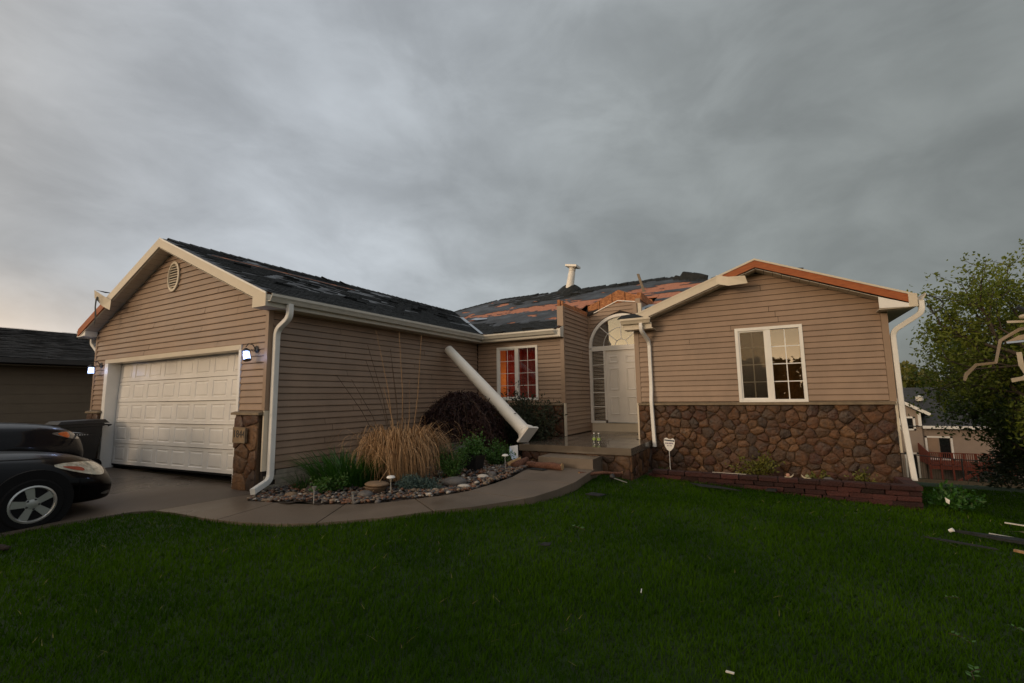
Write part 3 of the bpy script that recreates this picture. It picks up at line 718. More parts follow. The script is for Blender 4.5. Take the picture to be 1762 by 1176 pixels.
# --- entry door unit: sidelight, six panel door, half round transom
YF = YE - .02
eu = MB()
fx0, fx1 = ACX - AR - .06, ACX + AR + .06
for a, b, c, d in ((fx0, fx0 + .075, .64, ASP - .02), (-4.005, -3.955, .72, 2.62), (-3.045, -2.995, .72, 2.62), (fx1 - .075, fx1, .64, ASP - .02), (fx0 + .075, -4.005, .64, .70), (-2.995, fx1 - .075, .64, .70), (fx0 + .075, fx1 - .075, 2.62, ASP - .02)): eu.box(a, YF - .03, c, b, YF + .08, d)
door_unit = eu.build('entry_frame', 'white', house)
m = MB(); ts = np.linspace(0, math.pi, 33)
ri, ro_ = AR - .02, AR + .06
arc = lambda r_, y: [(ACX + r_ * math.cos(t), y, ASP + r_ * math.sin(t)) for t in ts]
A, B, C_, D_ = arc(ro_, YF - .03), arc(ri, YF - .03), arc(ro_, YF + .08), arc(ri, YF + .08); n = len(ts)
m.add(A + B + C_ + D_, [f for i in range(n - 1) for f in ((i, i + 1, n + i + 1, n + i), (i, 2 * n + i, 2 * n + i + 1, i + 1), (n + i, n + i + 1, 3 * n + i + 1, 3 * n + i))])
m.box(ACX - ri, YF - .028, ASP - .018, ACX + ri, YF + .07, ASP + .05)
fan = m.build('transom', 'white', house)
MB().prism([(ACX + ri * math.cos(t), YF + .02, ASP + .02 + (ri - .02) * math.sin(t)) for t in ts], (0, .005, 0)).build('pane', 'entry_glass', fan)
for t in (45, 90, 135):
    c, s_ = math.cos(R(t)), math.sin(R(t)); MB().bar((ACX + .16 * c, YF + .012, ASP + .05 + .16 * s_), (ACX + ri * c, YF + .012, ASP + ri * s_), (-s_ * .009, 0, c * .009), (0, .005, 0)).build('muntin', 'white', fan)
for r_ in (.17, .50): MB().tube([(ACX + r_ * math.cos(t), YF + .012, ASP + .05 + r_ * math.sin(t)) for t in ts], .009, 5).build('muntin', 'white', fan)
sdl = MB().box(fx0 + .075, YF + .02, .70, -4.005, YF + .026, 2.62).build('sidelight', 'entry_glass', house)
for i in range(1, 5): zz = .70 + 1.92 * i / 5; MB().box(fx0 + .075, YF + .010, zz - .009, -4.005, YF + .018, zz + .009).build('muntin', 'white', sdl)
bm2 = MB()
for i in range(34): zz = .76 + i * .055; bm2.bar((fx0 + .09, YF + .075, zz), (-4.02, YF + .075, zz), (0, .02, .012), (0, .001, -.001))
stuffpart(bm2.build('blind_slats', 'cream', sdl))
MB().box(-2.995, YF + .02, .70, fx1 - .075, YF + .026, 2.62).build('sidelight', 'entry_glass', house)
dr = MB().box(-3.955, YF + .012, .67, -3.045, YF + .055, 2.62).build('front_door', 'door_white', house)
for cxp in (-3.735, -3.265):
    for z0, z1 in ((.86, 1.36), (1.52, 2.14), (2.26, 2.47)):
        pm = MB(); hw = .135; rg = []
        for ins, o in ((0, .0), (.016, -.010), (.03, -.010), (.055, .004)): rg += [(cxp - hw + ins, YF + .0105 - o * -1, z0 + ins), (cxp + hw - ins, YF + .0105 + o, z0 + ins), (cxp + hw - ins, YF + .0105 + o, z1 - ins), (cxp - hw + ins, YF + .0105 + o, z1 - ins)]
        pm.add(rg, [(r_ * 4 + k, r_ * 4 + (k + 1) % 4, r_ * 4 + 4 + (k + 1) % 4, r_ * 4 + 4 + k) for r_ in range(3) for k in range(4)] + [(12, 13, 14, 15)]).build('panel', 'door_white', dr, recalc=False)
MB().lathe([(.0, 0), (.028, .0), (.03, .008), (.012, .012), (.012, .04), (.028, .05), (.026, .07), (.0, .078)], (-3.11, YF + .012, 1.55), (0, -1, 0), 14).build('door_knob', 'metal', dr, smooth=True)
MB().box(-3.95, YF - .035, .645, -3.05, YF + .06, .668).build('threshold', 'metal', house)
MB().box(fx0, YF - .01, .42, -2.62, YF + .06, .637).build('kick_board', 'cream', house)
room(-4.35, -2.62, YE + .16, 15.5, .5, 3.7, 'room_brown')

# --- oval louvred vent in the garage gable
vc = (-10.07, 3.83)
m = MB(); n = 32; rx, rz = .215, .30
rg = []
for k_, y in ((1.0, YG - .018), (1.0, YG - .045), (.84, YG - .05), (.80, YG - .02)): rg.append([(vc[0] + rx * k_ * math.cos(2 * math.pi * i / n), y, vc[1] + rz * k_ * math.sin(2 * math.pi * i / n)) for i in range(n)])
m.add(sum(rg, []), [(r_ * n + i, r_ * n + (i + 1) % n, (r_ + 1) * n + (i + 1) % n, (r_ + 1) * n + i) for r_ in range(3) for i in range(n)])
vent = m.build('gable_vent', 'cream', house, smooth=30)
MB().prism([(vc[0] + rx * .82 * math.cos(2 * math.pi * i / n), YG - .0195, vc[1] + rz * .82 * math.sin(2 * math.pi * i / n)) for i in range(n)], (0, .0015, 0)).build('vent_back', 'sheathing_shadow', vent)
for i in range(9):
    zz = vc[1] - rz * .68 + i * rz * 1.36 / 8; hw = rx * .8 * math.sqrt(max(0, 1 - ((zz - vc[1]) / (rz * .82)) ** 2))
    MB().bar((vc[0] - hw, YG - .034, zz), (vc[0] + hw, YG - .034, zz), (0, .010, .014), (0, .002, -.0015)).build('louvre', 'cream', vent)

# --- house number plaque on the right stone pillar
pq = MB().box(-7.575, YG - .14, .74, -7.265, YG - .10, .965).build('number_plaque', 'plaque', house)
MB().box(-7.585, YG - .146, .73, -7.255, YG - .139, .745).box(-7.585, YG - .146, .96, -7.255, YG - .139, .975).box(-7.585, YG - .146, .745, -7.572, YG - .139, .96).box(-7.268, YG - .146, .745, -7.255, YG - .139, .96).build('plaque_rim', 'ledge', pq)
fc = bpy.data.curves.new('house_number', 'FONT'); fc.body = '1844'; fc.size = .165; fc.align_x = 'CENTER'; fc.extrude = .004; fc.materials.append(MATS['print_dark'])
fo = bpy.data.objects.new('number_source', fc); COL.objects.link(fo); bpy.context.view_layer.update()
nme = bpy.data.meshes.new_from_object(fo.evaluated_get(bpy.context.evaluated_depsgraph_get())); bpy.data.objects.remove(fo); bpy.data.curves.remove(fc)
nme.transform(Matrix.Translation((-7.42, YG - .1405, .815)) @ Matrix.Rotation(R(90), 4, 'X'))
link('house_number', nme, pq)
# ------------------------------------------------------------------ roofs
EY = 10.34                                           # main eave line
def main_z(y): return EAVE + SL * (y - EY)
YRDG = 15.10; ZRDG = main_z(YRDG); YVT = EY + (gar_top(XRG) - EAVE) / SL
XHL, XHR = XRG + (YRDG - YVT), -2.62
YGF = 4.253                                          # front edge of the garage gable roof
ZG = gar_top(XRG); XEL, XER = XRG - 3.49, XRG + 3.49
YRF = 9.96; YWV = EY + (RPZ - EAVE) / SL             # wing ridge meets the main slope
roof = thing('roof', '', '', (-6, 11, 3)); roof.parent = house; roof.matrix_parent_inverse = Matrix.Translation(-ORG['house'])
for k in ('label', 'category', 'kind'): del roof[k]
def deck(pts, m='osb_roof'):
    MB().prism(pts, (0, 0, -.022)).build('roof_deck', m, roof)
deck([(XER, YGF, EAVE), (XER, EY, EAVE), (XRG, YVT, ZG), (XRG, YGF, ZG)])
deck([(XEL, YGF, EAVE), (XRG, YGF, ZG), (XRG, YVT, ZG), (XHL, YRDG, ZRDG), (XEL, 19.9, EAVE)], 'shingle')
deck([(XER, EY, EAVE), (XW - .07, EY, EAVE), (XW - .07, YE + .15, main_z(YE + .15)), (XHL, YRDG, ZRDG), (XRG, YVT, ZG)])
deck([(XW - .07, YE + .15, main_z(YE + .15)), (-2.5, YE + .15, main_z(YE + .15)), (XHR, YRDG, ZRDG), (XHL, YRDG, ZRDG)])
deck([(-2.49, 10.62, main_z(10.62)), (RPX, YWV, RPZ), (XHR, YRDG, ZRDG), (-2.49, YE + .15, main_z(YE + .15))])
deck([(-2.76, YRF, 3.02), (RPX, YRF, RPZ), (RPX, YWV, RPZ), (-2.49, 10.62, wing_top(-2.49)), (-2.76, 10.5, 3.02)])
deck([(2.21, YRF, 3.005), (2.21, YWV, 3.005), (RPX, YWV, RPZ), (RPX, YRF, RPZ)], 'shingle')
deck([(2.21, YWV, 3.005), (2.21, 19.9, 3.005), (XHR, YRDG, ZRDG), (RPX, YWV, RPZ)], 'shingle')
deck([(XEL, 19.9, EAVE), (XHL, YRDG, ZRDG), (XHR, YRDG, ZRDG), (2.21, 19.9, EAVE)], 'shingle')

def cover(name, zf, nrm, poly, mask, cell, lift, m, wr=.006):
    """thin sheet of underlayment over a slope; ragged where it has torn off"""
    nrm = Vector(nrm).normalized(); xs_ = np.arange(min(p[0] for p in poly), max(p[0] for p in poly) + cell, cell); ys_ = np.arange(min(p[1] for p in poly), max(p[1] for p in poly) + cell, cell)
    mb = MB(); ids = {}
    def v(i, j):
        if (i, j) not in ids:
            x = float(xs_[i]) + rng.uniform(-.3, .3) * cell; y = float(ys_[j]) + rng.uniform(-.3, .3) * cell
            h = lift + wr * (.5 + .5 * fbm(x * 1.0, y * 2.2, 2.3)) + wr * .6 * max(0, fbm(x, y, 5, 3))
            ids[(i, j)] = len(mb.v); mb.v.append(tuple(Vector((x, y, zf(x, y))) + nrm * h))
        return ids[(i, j)]
    cx = xs_[:-1] + cell / 2; cy = ys_[:-1] + cell / 2
    XX, YY = np.meshgrid(cx, cy, indexing='ij'); ins = inpoly(XX, YY, poly)
    for i in range(len(cx)):
        for j in range(len(cy)):
            if ins[i, j] and mask(XX[i, j], YY[i, j]): mb.f.append((v(i, j), v(i + 1, j), v(i + 1, j + 1), v(i, j + 1))); mb.m.append(0)
    return mb.build(name, m, roof, smooth=True, recalc=False)
def shingles(org, s_, t_, nrm, slen, tlen, inside, lift=.012, expo=.142, tabw=.30):
    """laid tabs: each lower edge proud of the course beneath"""
    org, s_, t_, nrm = Vector(org), Vector(s_).normalized(), Vector(t_).normalized(), Vector(nrm).normalized(); mb = MB()
    for j in range(int(tlen / expo)):
        a = -(.5 * tabw if j % 2 else 0) + rng.uniform(-.03, .03)
        while a < slen:
            p = org + s_ * (a + tabw / 2) + t_ * ((j + .5) * expo)
            if inside(p.x, p.y):
                loose = rng.random() < .025; h = .012 + rng.uniform(0, .005) + (rng.uniform(.015, .05) if loose else 0); g_ = .004
                l0, l1 = a + g_, a + tabw - g_; b0, b1 = j * expo + rng.uniform(-.004, .004), (j + 1) * expo + .02
                P = lambda q, r_, o: org + s_ * q + t_ * r_ + nrm * (lift + o)
                mb.add([P(l0, b0, h), P(l1, b0, h * rng.uniform(.8, 1.1)), P(l1, b1, .001), P(l0, b1, .001), P(l0, b0, 0), P(l1, b0, 0)], [(0, 1, 2, 3), (4, 5, 1, 0)])
            a += tabw
    return stuffpart(mb.build('shingles', 'shingle', roof, recalc=False))
OSB1 = [(-8.75, 12.70), (-8.0, 12.98), (-7.25, 13.08), (-6.15, 13.20), (-5.2, 13.14), (-4.3, 13.20), (-3.7, 13.1), (-3.9, 12.6), (-4.5, 12.20), (-5.23, 12.32), (-6.2, 12.42), (-7.08, 12.45), (-8.04, 12.36)]
OSB2 = [(-3.75, 13.75), (-3.1, 13.9), (-2.46, 14.2), (-1.7, 13.9), (-1.2, 13.5), (-.2, 12.6), (-2.35, 10.8), (-2.5, 11.3), (-2.5, 12.5), (-3.5, 12.9)]
def ip(x, y, poly): return bool(inpoly(np.array([x]), np.array([y]), poly)[0])
def felt_main(x, y):
    ox, oy = x + .16 * fbm(x, y, 3.1), y + .13 * fbm(x, y, 4.3, 9)
    if ip(ox, oy, OSB1): return fbm(x * .6, y * 2, 2.2, 4) > .42
    if ip(ox, oy, OSB2): return fbm(x * .35, y * 1.9, 1.9, 21) > .24
    return not (fbm(x, y * 1.6, 1.4, 33) > .47)
MAINP = [(XER - .02, EY + .01), (XW - .09, EY + .01), (XW - .09, YE + .17), (-2.47, YE + .17), (-2.47, 10.70), (RPX - .02, YWV), (XHR, YRDG - .02), (XHL, YRDG - .02), (XRG + .03, YVT)]
nm_ = (0, -SL, 1)
cover('underlayment', lambda x, y: main_z(y), nm_, MAINP, felt_main, .065, .006, 'felt')
def sh_main(x, y):
    if not ip(x, y, MAINP): return False
    n1 = fbm(x, y, .9, 5); n2 = fbm(x, y, 2.6, 2)
    if x < XW and y < 11.18 + .22 * n1 + .12 * n2 + (.35 if x < -7.0 else 0): return True
    if ip(x + .3 * n1, y + .25 * n2, [(-8.9, 14.2), (-8.2, 14.9), (-6.0, 15.0), (-4.5, 15.0), (-4.9, 14.5), (-5.6, 13.95), (-7.0, 13.75)]): return n2 > -.12
    if x > -4.8 and y > 14.72 + .3 * n1: return True
    return False
shingles((XRG, EY - .02, EAVE - .01), (1, 0, 0), (0, 1, SL), nm_, 10.3, 5.3, sh_main)
# garage slope facing the walk
gzf = lambda x, y: EAVE + SL * (XER - x); ng = (SL, 0, 1)
GARP = [(XER - .0, YGF + .01), (XER - .0, EY - .03), (XRG + .02, YVT - .03), (XRG + .02, YGF + .01)]
def felt_gar(x, y): return not (abs(x + 9.52 + .05 * fbm(x, y, 3)) < .075 and 4.85 < y < 8.5) and not (abs(x + 8.75) < .07 and 8.0 < y < 8.45)
cover('underlayment', gzf, ng, GARP, felt_gar, .065, .006, 'felt')
def sh_gar(x, y):
    if not ip(x, y - .16, GARP) or not ip(x, y, GARP): return False
    if abs(x + 9.50) < .12 and 4.8 < y < 8.7: return False
    n1 = fbm(x * 1.5, y * .7, 1.1, 7); n2 = fbm(x * 2, y, 2.2, 12)
    if ip(x + .25 * n2, y + .4 * n1, [(-9.3, 5.6), (-8.9, 5.5), (-7.95, 5.5), (-7.75, 5.9), (-8.1, 7.0), (-8.8, 7.5), (-9.35, 7.3)]): return n2 > .0
    if ip(x, y + .4 * n1, [(-9.1, 7.6), (-8.2, 7.9), (-8.3, 8.7), (-9.0, 9.2)]): return n2 > -.2
    return not (n1 > .46 and x < -7.6)
shingles((XER + .02, YGF, EAVE - .01), (0, 1, 0), (-1, 0, SL), ng, 9.6, 3.85, sh_gar)
# wing slope towards the entry: a strip of shingles left at the eave
wn_ = (-sl_l, 0, 1); WLP = [(-2.77, YRF), (RPX, YRF), (RPX, YWV), (-2.47, 10.62), (-2.77, 10.5)]
cover('underlayment', lambda x, y: wing_top(x), wn_, WLP, lambda x, y: fbm(x, y, 1.8, 50) < .3 or x < -2.2, .065, .006, 'felt')
shingles((-2.78, YRF, 3.015), (0, 1, 0), (1, 0, sl_l), wn_, 2.6, 2.8, lambda x, y: ip(x, y - .13, WLP) and (x < -2.1 or x > -1.1))
shingles((2.23, 16, 3.0), (0, -1, 0), (-1, 0, sl_r), (sl_r, 0, 1), 6.05, 2.5, lambda x, y: y > YRF + .18 and x > RPX)
# ridge caps, some lifted
def ridge(a, b, side, n, lost=.1):
    a, b, side = Vector(a), Vector(b), Vector(side).normalized(); mb = MB(); d = (b - a) / n; dn = d.normalized()
    for i in range(n):
        if rng.random() < lost or i == n - 1: continue
        p = a + d * i; lf = rng.uniform(.012, .022) + (rng.uniform(.02, .05) if rng.random() < .05 else 0)
        q0 = p; q1 = p + d * 1.35; w_ = .15; dr_ = Vector((0, 0, -w_ * SL))
        mb.add([q0 + side * w_ + dr_ + Vector((0, 0, .012)), q0 + Vector((0, 0, .03)), q0 - side * w_ + dr_ + Vector((0, 0, .012)), q1 + side * w_ + dr_ + Vector((0, 0, .012 + lf)), q1 + Vector((0, 0, .03 + lf)), q1 - side * w_ + dr_ + Vector((0, 0, .012 + lf))],
               [(0, 1, 4, 3), (1, 2, 5, 4), (3, 4, 1, 0)][:2])
        mb.add([q1 + side * w_ + dr_ + Vector((0, 0, lf)), q1 + Vector((0, 0, .016 + lf)), q1 - side * w_ + dr_ + Vector((0, 0, lf)), q1 + side * w_ + dr_ + Vector((0, 0, .012 + lf)), q1 + Vector((0, 0, .03 + lf)), q1 - side * w_ + dr_ + Vector((0, 0, .012 + lf))], [(0, 1, 4, 3), (1, 2, 5, 4)])
    stuffpart(mb.build('ridge_caps', 'shingle', roof, recalc=False))
ridge((XRG, YVT, ZG), (XRG, YGF, ZG), (1, 0, 0), 48, .02)
ridge((XHL, YRDG, ZRDG), (XHR, YRDG, ZRDG), (0, 1, 0), 32, .12)
ridge((XRG, YVT, ZG), (XHL, YRDG, ZRDG), (-1, 1, 0), 9, .1)
ridge((RPX, YWV, RPZ), (RPX, YRF, RPZ), (1, 0, 0), 12, .05)
ridge((RPX, YWV, RPZ), (XHR, YRDG, ZRDG), (1, 1, 0), 17, .3)
# open valley metal between garage and main slope
vd = Vector((XRG - XER, YVT - EY, ZG - EAVE)); sdv = Vector((1, 1, 0)).normalized()
for t0, t1, w_ in ((.0, .37, .045), (.40, .66, .06)):
    a = Vector((XER, EY, EAVE)) + vd * t0; b = Vector((XER, EY, EAVE)) + vd * t1; u_ = Vector((0, 0, .036))
    MB().add([a + sdv * w_ + u_ * 1.2, a + u_, a - sdv * w_ + u_ * 1.2, b + sdv * w_ + u_ * 1.2, b + u_, b - sdv * w_ + u_ * 1.2], [(0, 1, 4, 3), (1, 2, 5, 4)]).build('valley_flashing', 'metal', roof, recalc=False)
MB().add([(-8.25, 12.1, main_z(12.1) + .05), (-7.9, 11.9, main_z(11.9) + .06), (-7.55, 11.95, main_z(11.95) + .05), (-7.6, 12.06, main_z(12.06) + .05), (-8.15, 12.25, main_z(12.25) + .05)], [(0, 1, 2, 3, 4)]).build('valley_flashing', 'metal', roof, recalc=False)
# flaps of torn shingle standing at the right end of the ridge
for c, sx_, tz in (((-2.25, 14.6, 4.90), .22, .3), ((-1.95, 14.38, 4.88), .30, .8), ((-1.65, 14.1, 4.78), .26, .4)):
    a = Vector(c); MB().prism([a + Vector((-sx_, 0, -.12)), a + Vector((sx_ * .9, -.05, -.16)), a + Vector((sx_, -.05, -.02)), a + Vector((sx_ * .2, 0, .04 + .10 * tz)), a + Vector((-sx_ * .5, .02, .10 * tz + .10)), a + Vector((-sx_ * .8, .02, .05))], (.03, .05, .02)).build('torn_shingle_flap', 'shingle', roof)
# boards and battens poking out by the entry gable
MB().bar((-3.02, 13.35, main_z(13.35) - .05), (-3.28, 13.75, 5.02), (.035, .01, 0), (0, .018, .006)).build('splintered_stud', 'ledge', roof)
MB().prism([(-4.50, 12.30, 3.60), (-4.12, 12.395, 3.72), (-3.95, 12.395, 3.90), (-4.46, 12.42, 3.84)], (0, .02, 0)).build('torn_felt_and_hole', 'sheathing_shadow', roof)  # near-black sheet standing in for the dark hole beside the gable
MB().hexa([(-2.84, YRF - .13, 3.03), (-2.30, YRF - .13, 3.03), (-2.30, YRF - .02, 3.06), (-2.84, YRF - .02, 3.06), (-2.84, YRF - .13, 3.045), (-2.42, YRF - .13, 3.045), (-2.50, YRF - .02, 3.15), (-2.78, YRF - .02, 3.13)]).build('return_shingles', 'shingle', roof)

# --- rake boards, soffits, eave boxes
def rake(a, b, h, m, y0=0, t=.02, name='fascia', drop=0.0):
    a, b = Vector(a), Vector(b)
    MB().prism([a + Vector((0, y0, -drop)), b + Vector((0, y0, -drop)), b + Vector((0, y0, -drop - h)), a + Vector((0, y0, -drop - h))], (0, t, 0)).build(name, m, house)
FG = YGF - .012
rake((XRG, FG, ZG + .01), (XER + .0, FG, EAVE + .01), .185, 'cream')
lt = .56                                               # left rake: cladding torn off its lower third
ml = Vector((XRG, FG, ZG + .01)).lerp(Vector((XEL, FG, EAVE + .01)), lt + .05)
rake((XRG, FG, ZG + .01), ml, .185, 'cream')
rake(ml, (XEL, FG, EAVE + .01), .165, 'wood_fresh', .008, .03, 'subfascia')
rake((XRG, FG, ZG + .014), (XER, FG, EAVE + .014), .03, 'white', -.006, .006, 'drip_edge')
# bent-out end of the torn cladding
MB().add([ml + Vector((.25, -.004, -.10)), ml + Vector((.05, -.06, .0)), ml + Vector((-.16, -.16, .14)), ml + Vector((-.18, -.14, -.02)), ml + Vector((-.04, -.05, -.20)), ml + Vector((.22, -.004, -.31))], [(0, 1, 4, 5), (1, 2, 3, 4)]).build('bent_fascia', 'cream', house, recalc=False)
MB().add([ml + Vector((-.16, -.15, .145)), ml + Vector((.1, -.04, .09)), ml + Vector((.14, .1, .07)), ml + Vector((-.1, .0, .1))], [(0, 1, 2, 3)]).build('torn_felt_and_hole', 'shingle', house, recalc=False)
MB().sweep([ml + Vector((-.13, -.12, 0)), ml + Vector((-.15, -.12, -.22)), ml + Vector((-.12, -.11, -.42)), ml + Vector((-.15, -.11, -.62))], [(-.045, -.003), (.045, -.003), (.03, .003), (-.03, .003)], (0, 1, 0), scale=[1, .8, 1.1, .25]).build('hanging_felt', 'shingle', house)
# soffit sheets under the garage gable overhang
for sgn in (-1, 1):
    xe = XER if sgn > 0 else XEL; nS = 20
    for i in range(nS):
        t0, t1 = i / nS, (i + 1) / nS - .004
        xa, xb = XRG + (xe - XRG) * t0, XRG + (xe - XRG) * t1
        MB().hexa([(xa, FG + .02, gar_top(xa) - .20), (xb, FG + .02, gar_top(xb) - .20), (xb, YG - .0, gar_top(xb) - .20), (xa, YG - .0, gar_top(xa) - .20), (xa, FG + .02, gar_top(xa) - .192), (xb, FG + .02, gar_top(xb) - .192), (xb, YG, gar_top(xb) - .192), (xa, YG, gar_top(xa) - .192)]).build('soffit_panel', 'soffit', house)
# boxed eave returns and side soffits
MB().box(XER - .34, FG + .001, EAVE - .205, XER - .001, FG + .019, EAVE + .0).build('eave_return', 'cream', house)
MB().box(XER - .345, FG + .02, EAVE - .205, XER, EY + .2, EAVE - .19).build('soffit', 'soffit', house)
MB().box(XER - .02, FG + .02, EAVE - .19, XER, EY, EAVE - .002).build('fascia', 'gutter_white', house)
MB().box(XER, EY, EAVE - .205, XW + .0, YW - .02, EAVE - .19).build('soffit', 'soffit', house)
MB().box(XER, EY, EAVE - .188, XW - .0, EY + .02, EAVE - .002).build('fascia', 'gutter_white', house)
MB().prism([(XW + .002, EY - .0, EAVE - .205), (XW + .002, YW + .0, EAVE - .205), (XW + .002, YW, EAVE + .085), (XW + .002, EY, EAVE - .002)], (.02, 0, 0)).build('eave_return', 'gutter_white', house)
MB().box(XEL, FG + .001, EAVE - .17, XEL + .35, FG + .24, EAVE - .155).box(XEL + .02, FG + .03, EAVE - .155, XEL + .345, FG + .25, EAVE - .01).build('eave_return', 'white', house)
MB().box(XEL, FG + .24, EAVE - .17, XEL + .35, 19.6, EAVE - .155).build('soffit', 'soffit', house)
# wing: left rake still clad, the rest stripped to raw wood
FR = YRF - .012
pk = Vector((RPX, FR, RPZ + .01)); le = Vector((-2.76, FR, 3.03)); re = Vector((2.21, FR, 3.015))
pm_ = le.lerp(pk, .78)
rake(le, pm_, .175, 'cream')
rake(pm_, pk, .165, 'wood_fresh', .008, .03, 'subfascia')
rake(pk, re, .165, 'wood_fresh', .008, .03, 'subfascia')
rake(le + Vector((0, 0, .006)), pk + Vector((0, 0, .006)), .035, 'cream', -.006, .006, 'drip_edge'); rake(pk + Vector((0, 0, .006)), re + Vector((0, 0, .006)), .035, 'cream', -.006, .006, 'drip_edge')
MB().add([pm_ + Vector((-.12, -.002, -.02)), pm_ + Vector((.1, -.05, -.09)), pm_ + Vector((.40, -.10, -.12)), pm_ + Vector((.44, -.08, -.27)), pm_ + Vector((.10, -.04, -.27)), pm_ + Vector((-.12, -.002, -.20))], [(0, 1, 4, 5), (1, 2, 3, 4)]).build('bent_fascia', 'cream', house, recalc=False)
for a, b, n in ((le, pk, 14), (pk, re, 16)):
    for i in range(n):
        p, q_ = a.lerp(b, i / n), a.lerp(b, (i + 1) / n - .003); d = Vector((0, 0, -.198))
        ov = rng.uniform(-.004, .004)
        MB().hexa([p + d + Vector((0, .02, ov)), q_ + d + Vector((0, .02, ov)), Vector((q_.x, YR, q_.z)) + d, Vector((p.x, YR, p.z)) + d, p + d + Vector((0, .02, ov + .008)), q_ + d + Vector((0, .02, ov + .008)), Vector((q_.x, YR, q_.z)) + d + Vector((0, 0, .008)), Vector((p.x, YR, p.z)) + d + Vector((0, 0, .008))]).build('soffit_panel', 'soffit', house)
MB().box(-2.74, FR - .004, 2.80, -2.12, FR + .3, 2.82).box(-2.74, FR - .004, 2.82, -2.14, FR + .016, 2.93).build('eave_return', 'cream', house)
MB().prism([(2.21, FR - .003, 2.80), (2.21, FR - .003, 3.0), (2.13, FR - .003, 2.86), (1.72, FR - .003, 3.02), (1.72, FR - .003, 2.82)], (0, .018, 0)).build('eave_return', 'white', house)
MB().box(1.72, FR + .016, 2.795, 2.21, YR - .03, 2.81).box(1.86, YR - .03, 2.795, 2.21, 19.6, 2.81).build('soffit', 'soffit', house)
MB().box(2.12, FR - .008, 2.80, 2.235, FR + .014, 3.02).build('fascia', 'cream', house)

# --- gutters (K profile) and downspouts
KP = [(0, 0), (0, .115), (.008, .115), (.008, .012), (.062, .012), (.085, .055), (.105, .085), (.105, .118), (.116, .118), (.116, .078), (.094, .048), (.070, 0)]
def gutter(a, b, outv, m='gutter_white'):
    a, b, o = Vector(a), Vector(b), Vector(outv); up_ = Vector((0, 0, 1)); n = len(KP)
    A = [a + o * x + up_ * y for x, y in KP]; B = [b + o * x + up_ * y for x, y in KP]
    MB().add(A + B, [tuple(range(n)), tuple(range(2 * n - 1, n - 1, -1))] + [(i, n + i, n + (i + 1) % n, (i + 1) % n) for i in range(n)]).build('gutter', m, house)
gutter((XER + .002, FG + .03, EAVE - .135), (XER + .002, EY - .1165, EAVE - .135), (1, 0, 0))
gutter((XER + .118, EY - .002, EAVE - .135), (XW - .10, EY - .002, EAVE - .135), (0, -1, 0))
MB().box(XER + .0025, EY - .116, EAVE - .135, XER + .117, EY - .0025, EAVE - .02).build('gutter_corner', 'gutter_white', house)
gutter((-2.78, FR - .006, 2.915), (-2.16, FR - .006, 2.915), (0, -1, 0), 'cream')
gutter((2.237, FR + .02, 2.90), (2.237, 12.5, 2.90), (1, 0, 0), 'cream')
gutter((XEL - .002, FG + .03, EAVE - .135), (XEL - .002, 12, EAVE - .135), (-1, 0, 0))
RC = [(-.042, -.03), (-.034, -.037), (.034, -.037), (.042, -.03), (.042, .03), (.034, .037), (-.034, .037), (-.042, .03)]
def smooth_path(pts, n=6):
    out_ = [Vector(pts[0])]
    for a, b, c in zip(pts[:-2], pts[1:-1], pts[2:]):
        a, b, c = Vector(a), Vector(b), Vector(c); r_ = min(.11, (b - a).length * .45, (c - b).length * .45)
        p0 = b + (a - b).normalized() * r_; p2 = b + (c - b).normalized() * r_
        for i in range(n + 1): t = i / n; out_.append(p0 * (1 - t) ** 2 + b * 2 * t * (1 - t) + p2 * t * t)
    out_.append(Vector(pts[-1])); return out_
def spout(pts, m, upv, scale=.95):
    p = smooth_path(pts); MB().sweep(p, RC, upv, scale=[scale] * len(p)).build('downspout', m, house, smooth=30)
spout([(XER + .06, 4.62, EAVE - .13), (XER + .06, 4.62, 2.70), (XGR + .075, 4.60, 2.52), (XGR + .075, 4.60, .16), (XGR + .28, 4.20, .07)], 'spout_white', (1, 0.01, 0), 1.05)
spout([(-2.35, FR - .06, 2.92), (-2.35, FR - .06, 2.76), (-2.27, YR - .06, 2.55), (-2.27, YR - .06, 1.52), (-2.27, YR - .13, 1.28), (-2.24, YR - .14, .30)], 'spout_white', (1, 0, 0.001))
spout([(2.29, FR + .06, 2.90), (2.29, FR + .06, 2.70), (1.93, YR + .03, 2.44), (1.94, YR + .03, .95), (1.98, YR - .08, -.10)], 'spout_white', (0, 1, 0.001))
spout([(XEL - .06, 4.55, EAVE - .13), (XEL - .06, 4.55, 2.76), (XGL - .05, 4.55, 2.55), (XGL - .05, 4.55, .1)], 'spout_white', (1, 0.01, 0))
MB().tube([(2.34 + .22 * math.sin(t_ * math.pi) ** .8, FR + .04, 2.99 - .36 * t_) for t_ in np.linspace(0, 1, 14)], .010, 6).build('loose_cable', 'dark_iron', house, smooth=True)

# --- porch slab, step and stone base
porch = MB().box(-4.643, 8.557, .291, -2.319, YR - .06, .421).box(XW + .03, YR - .06, .291, -2.66, YE - .04, .4205).build('porch_slab', 'porch_wet', house)
sv = mortar('stone_base', -4.60, 8.61, -.3, -2.36, YR - .06, .29)
stonework(sv, (-4.60, 8.61, -.3), (1, 0, 0), (0, -1, 0), 2.24, .585, .24, .035, 8)
stonework(sv, (-2.36, 8.61, -.3), (0, 1, 0), (1, 0, 0), 1.6, .585, .24, .035, 9)
MB().box(-3.95, 8.03, -.1, -2.87, 8.60, .262).build('porch_step', 'concrete', house)
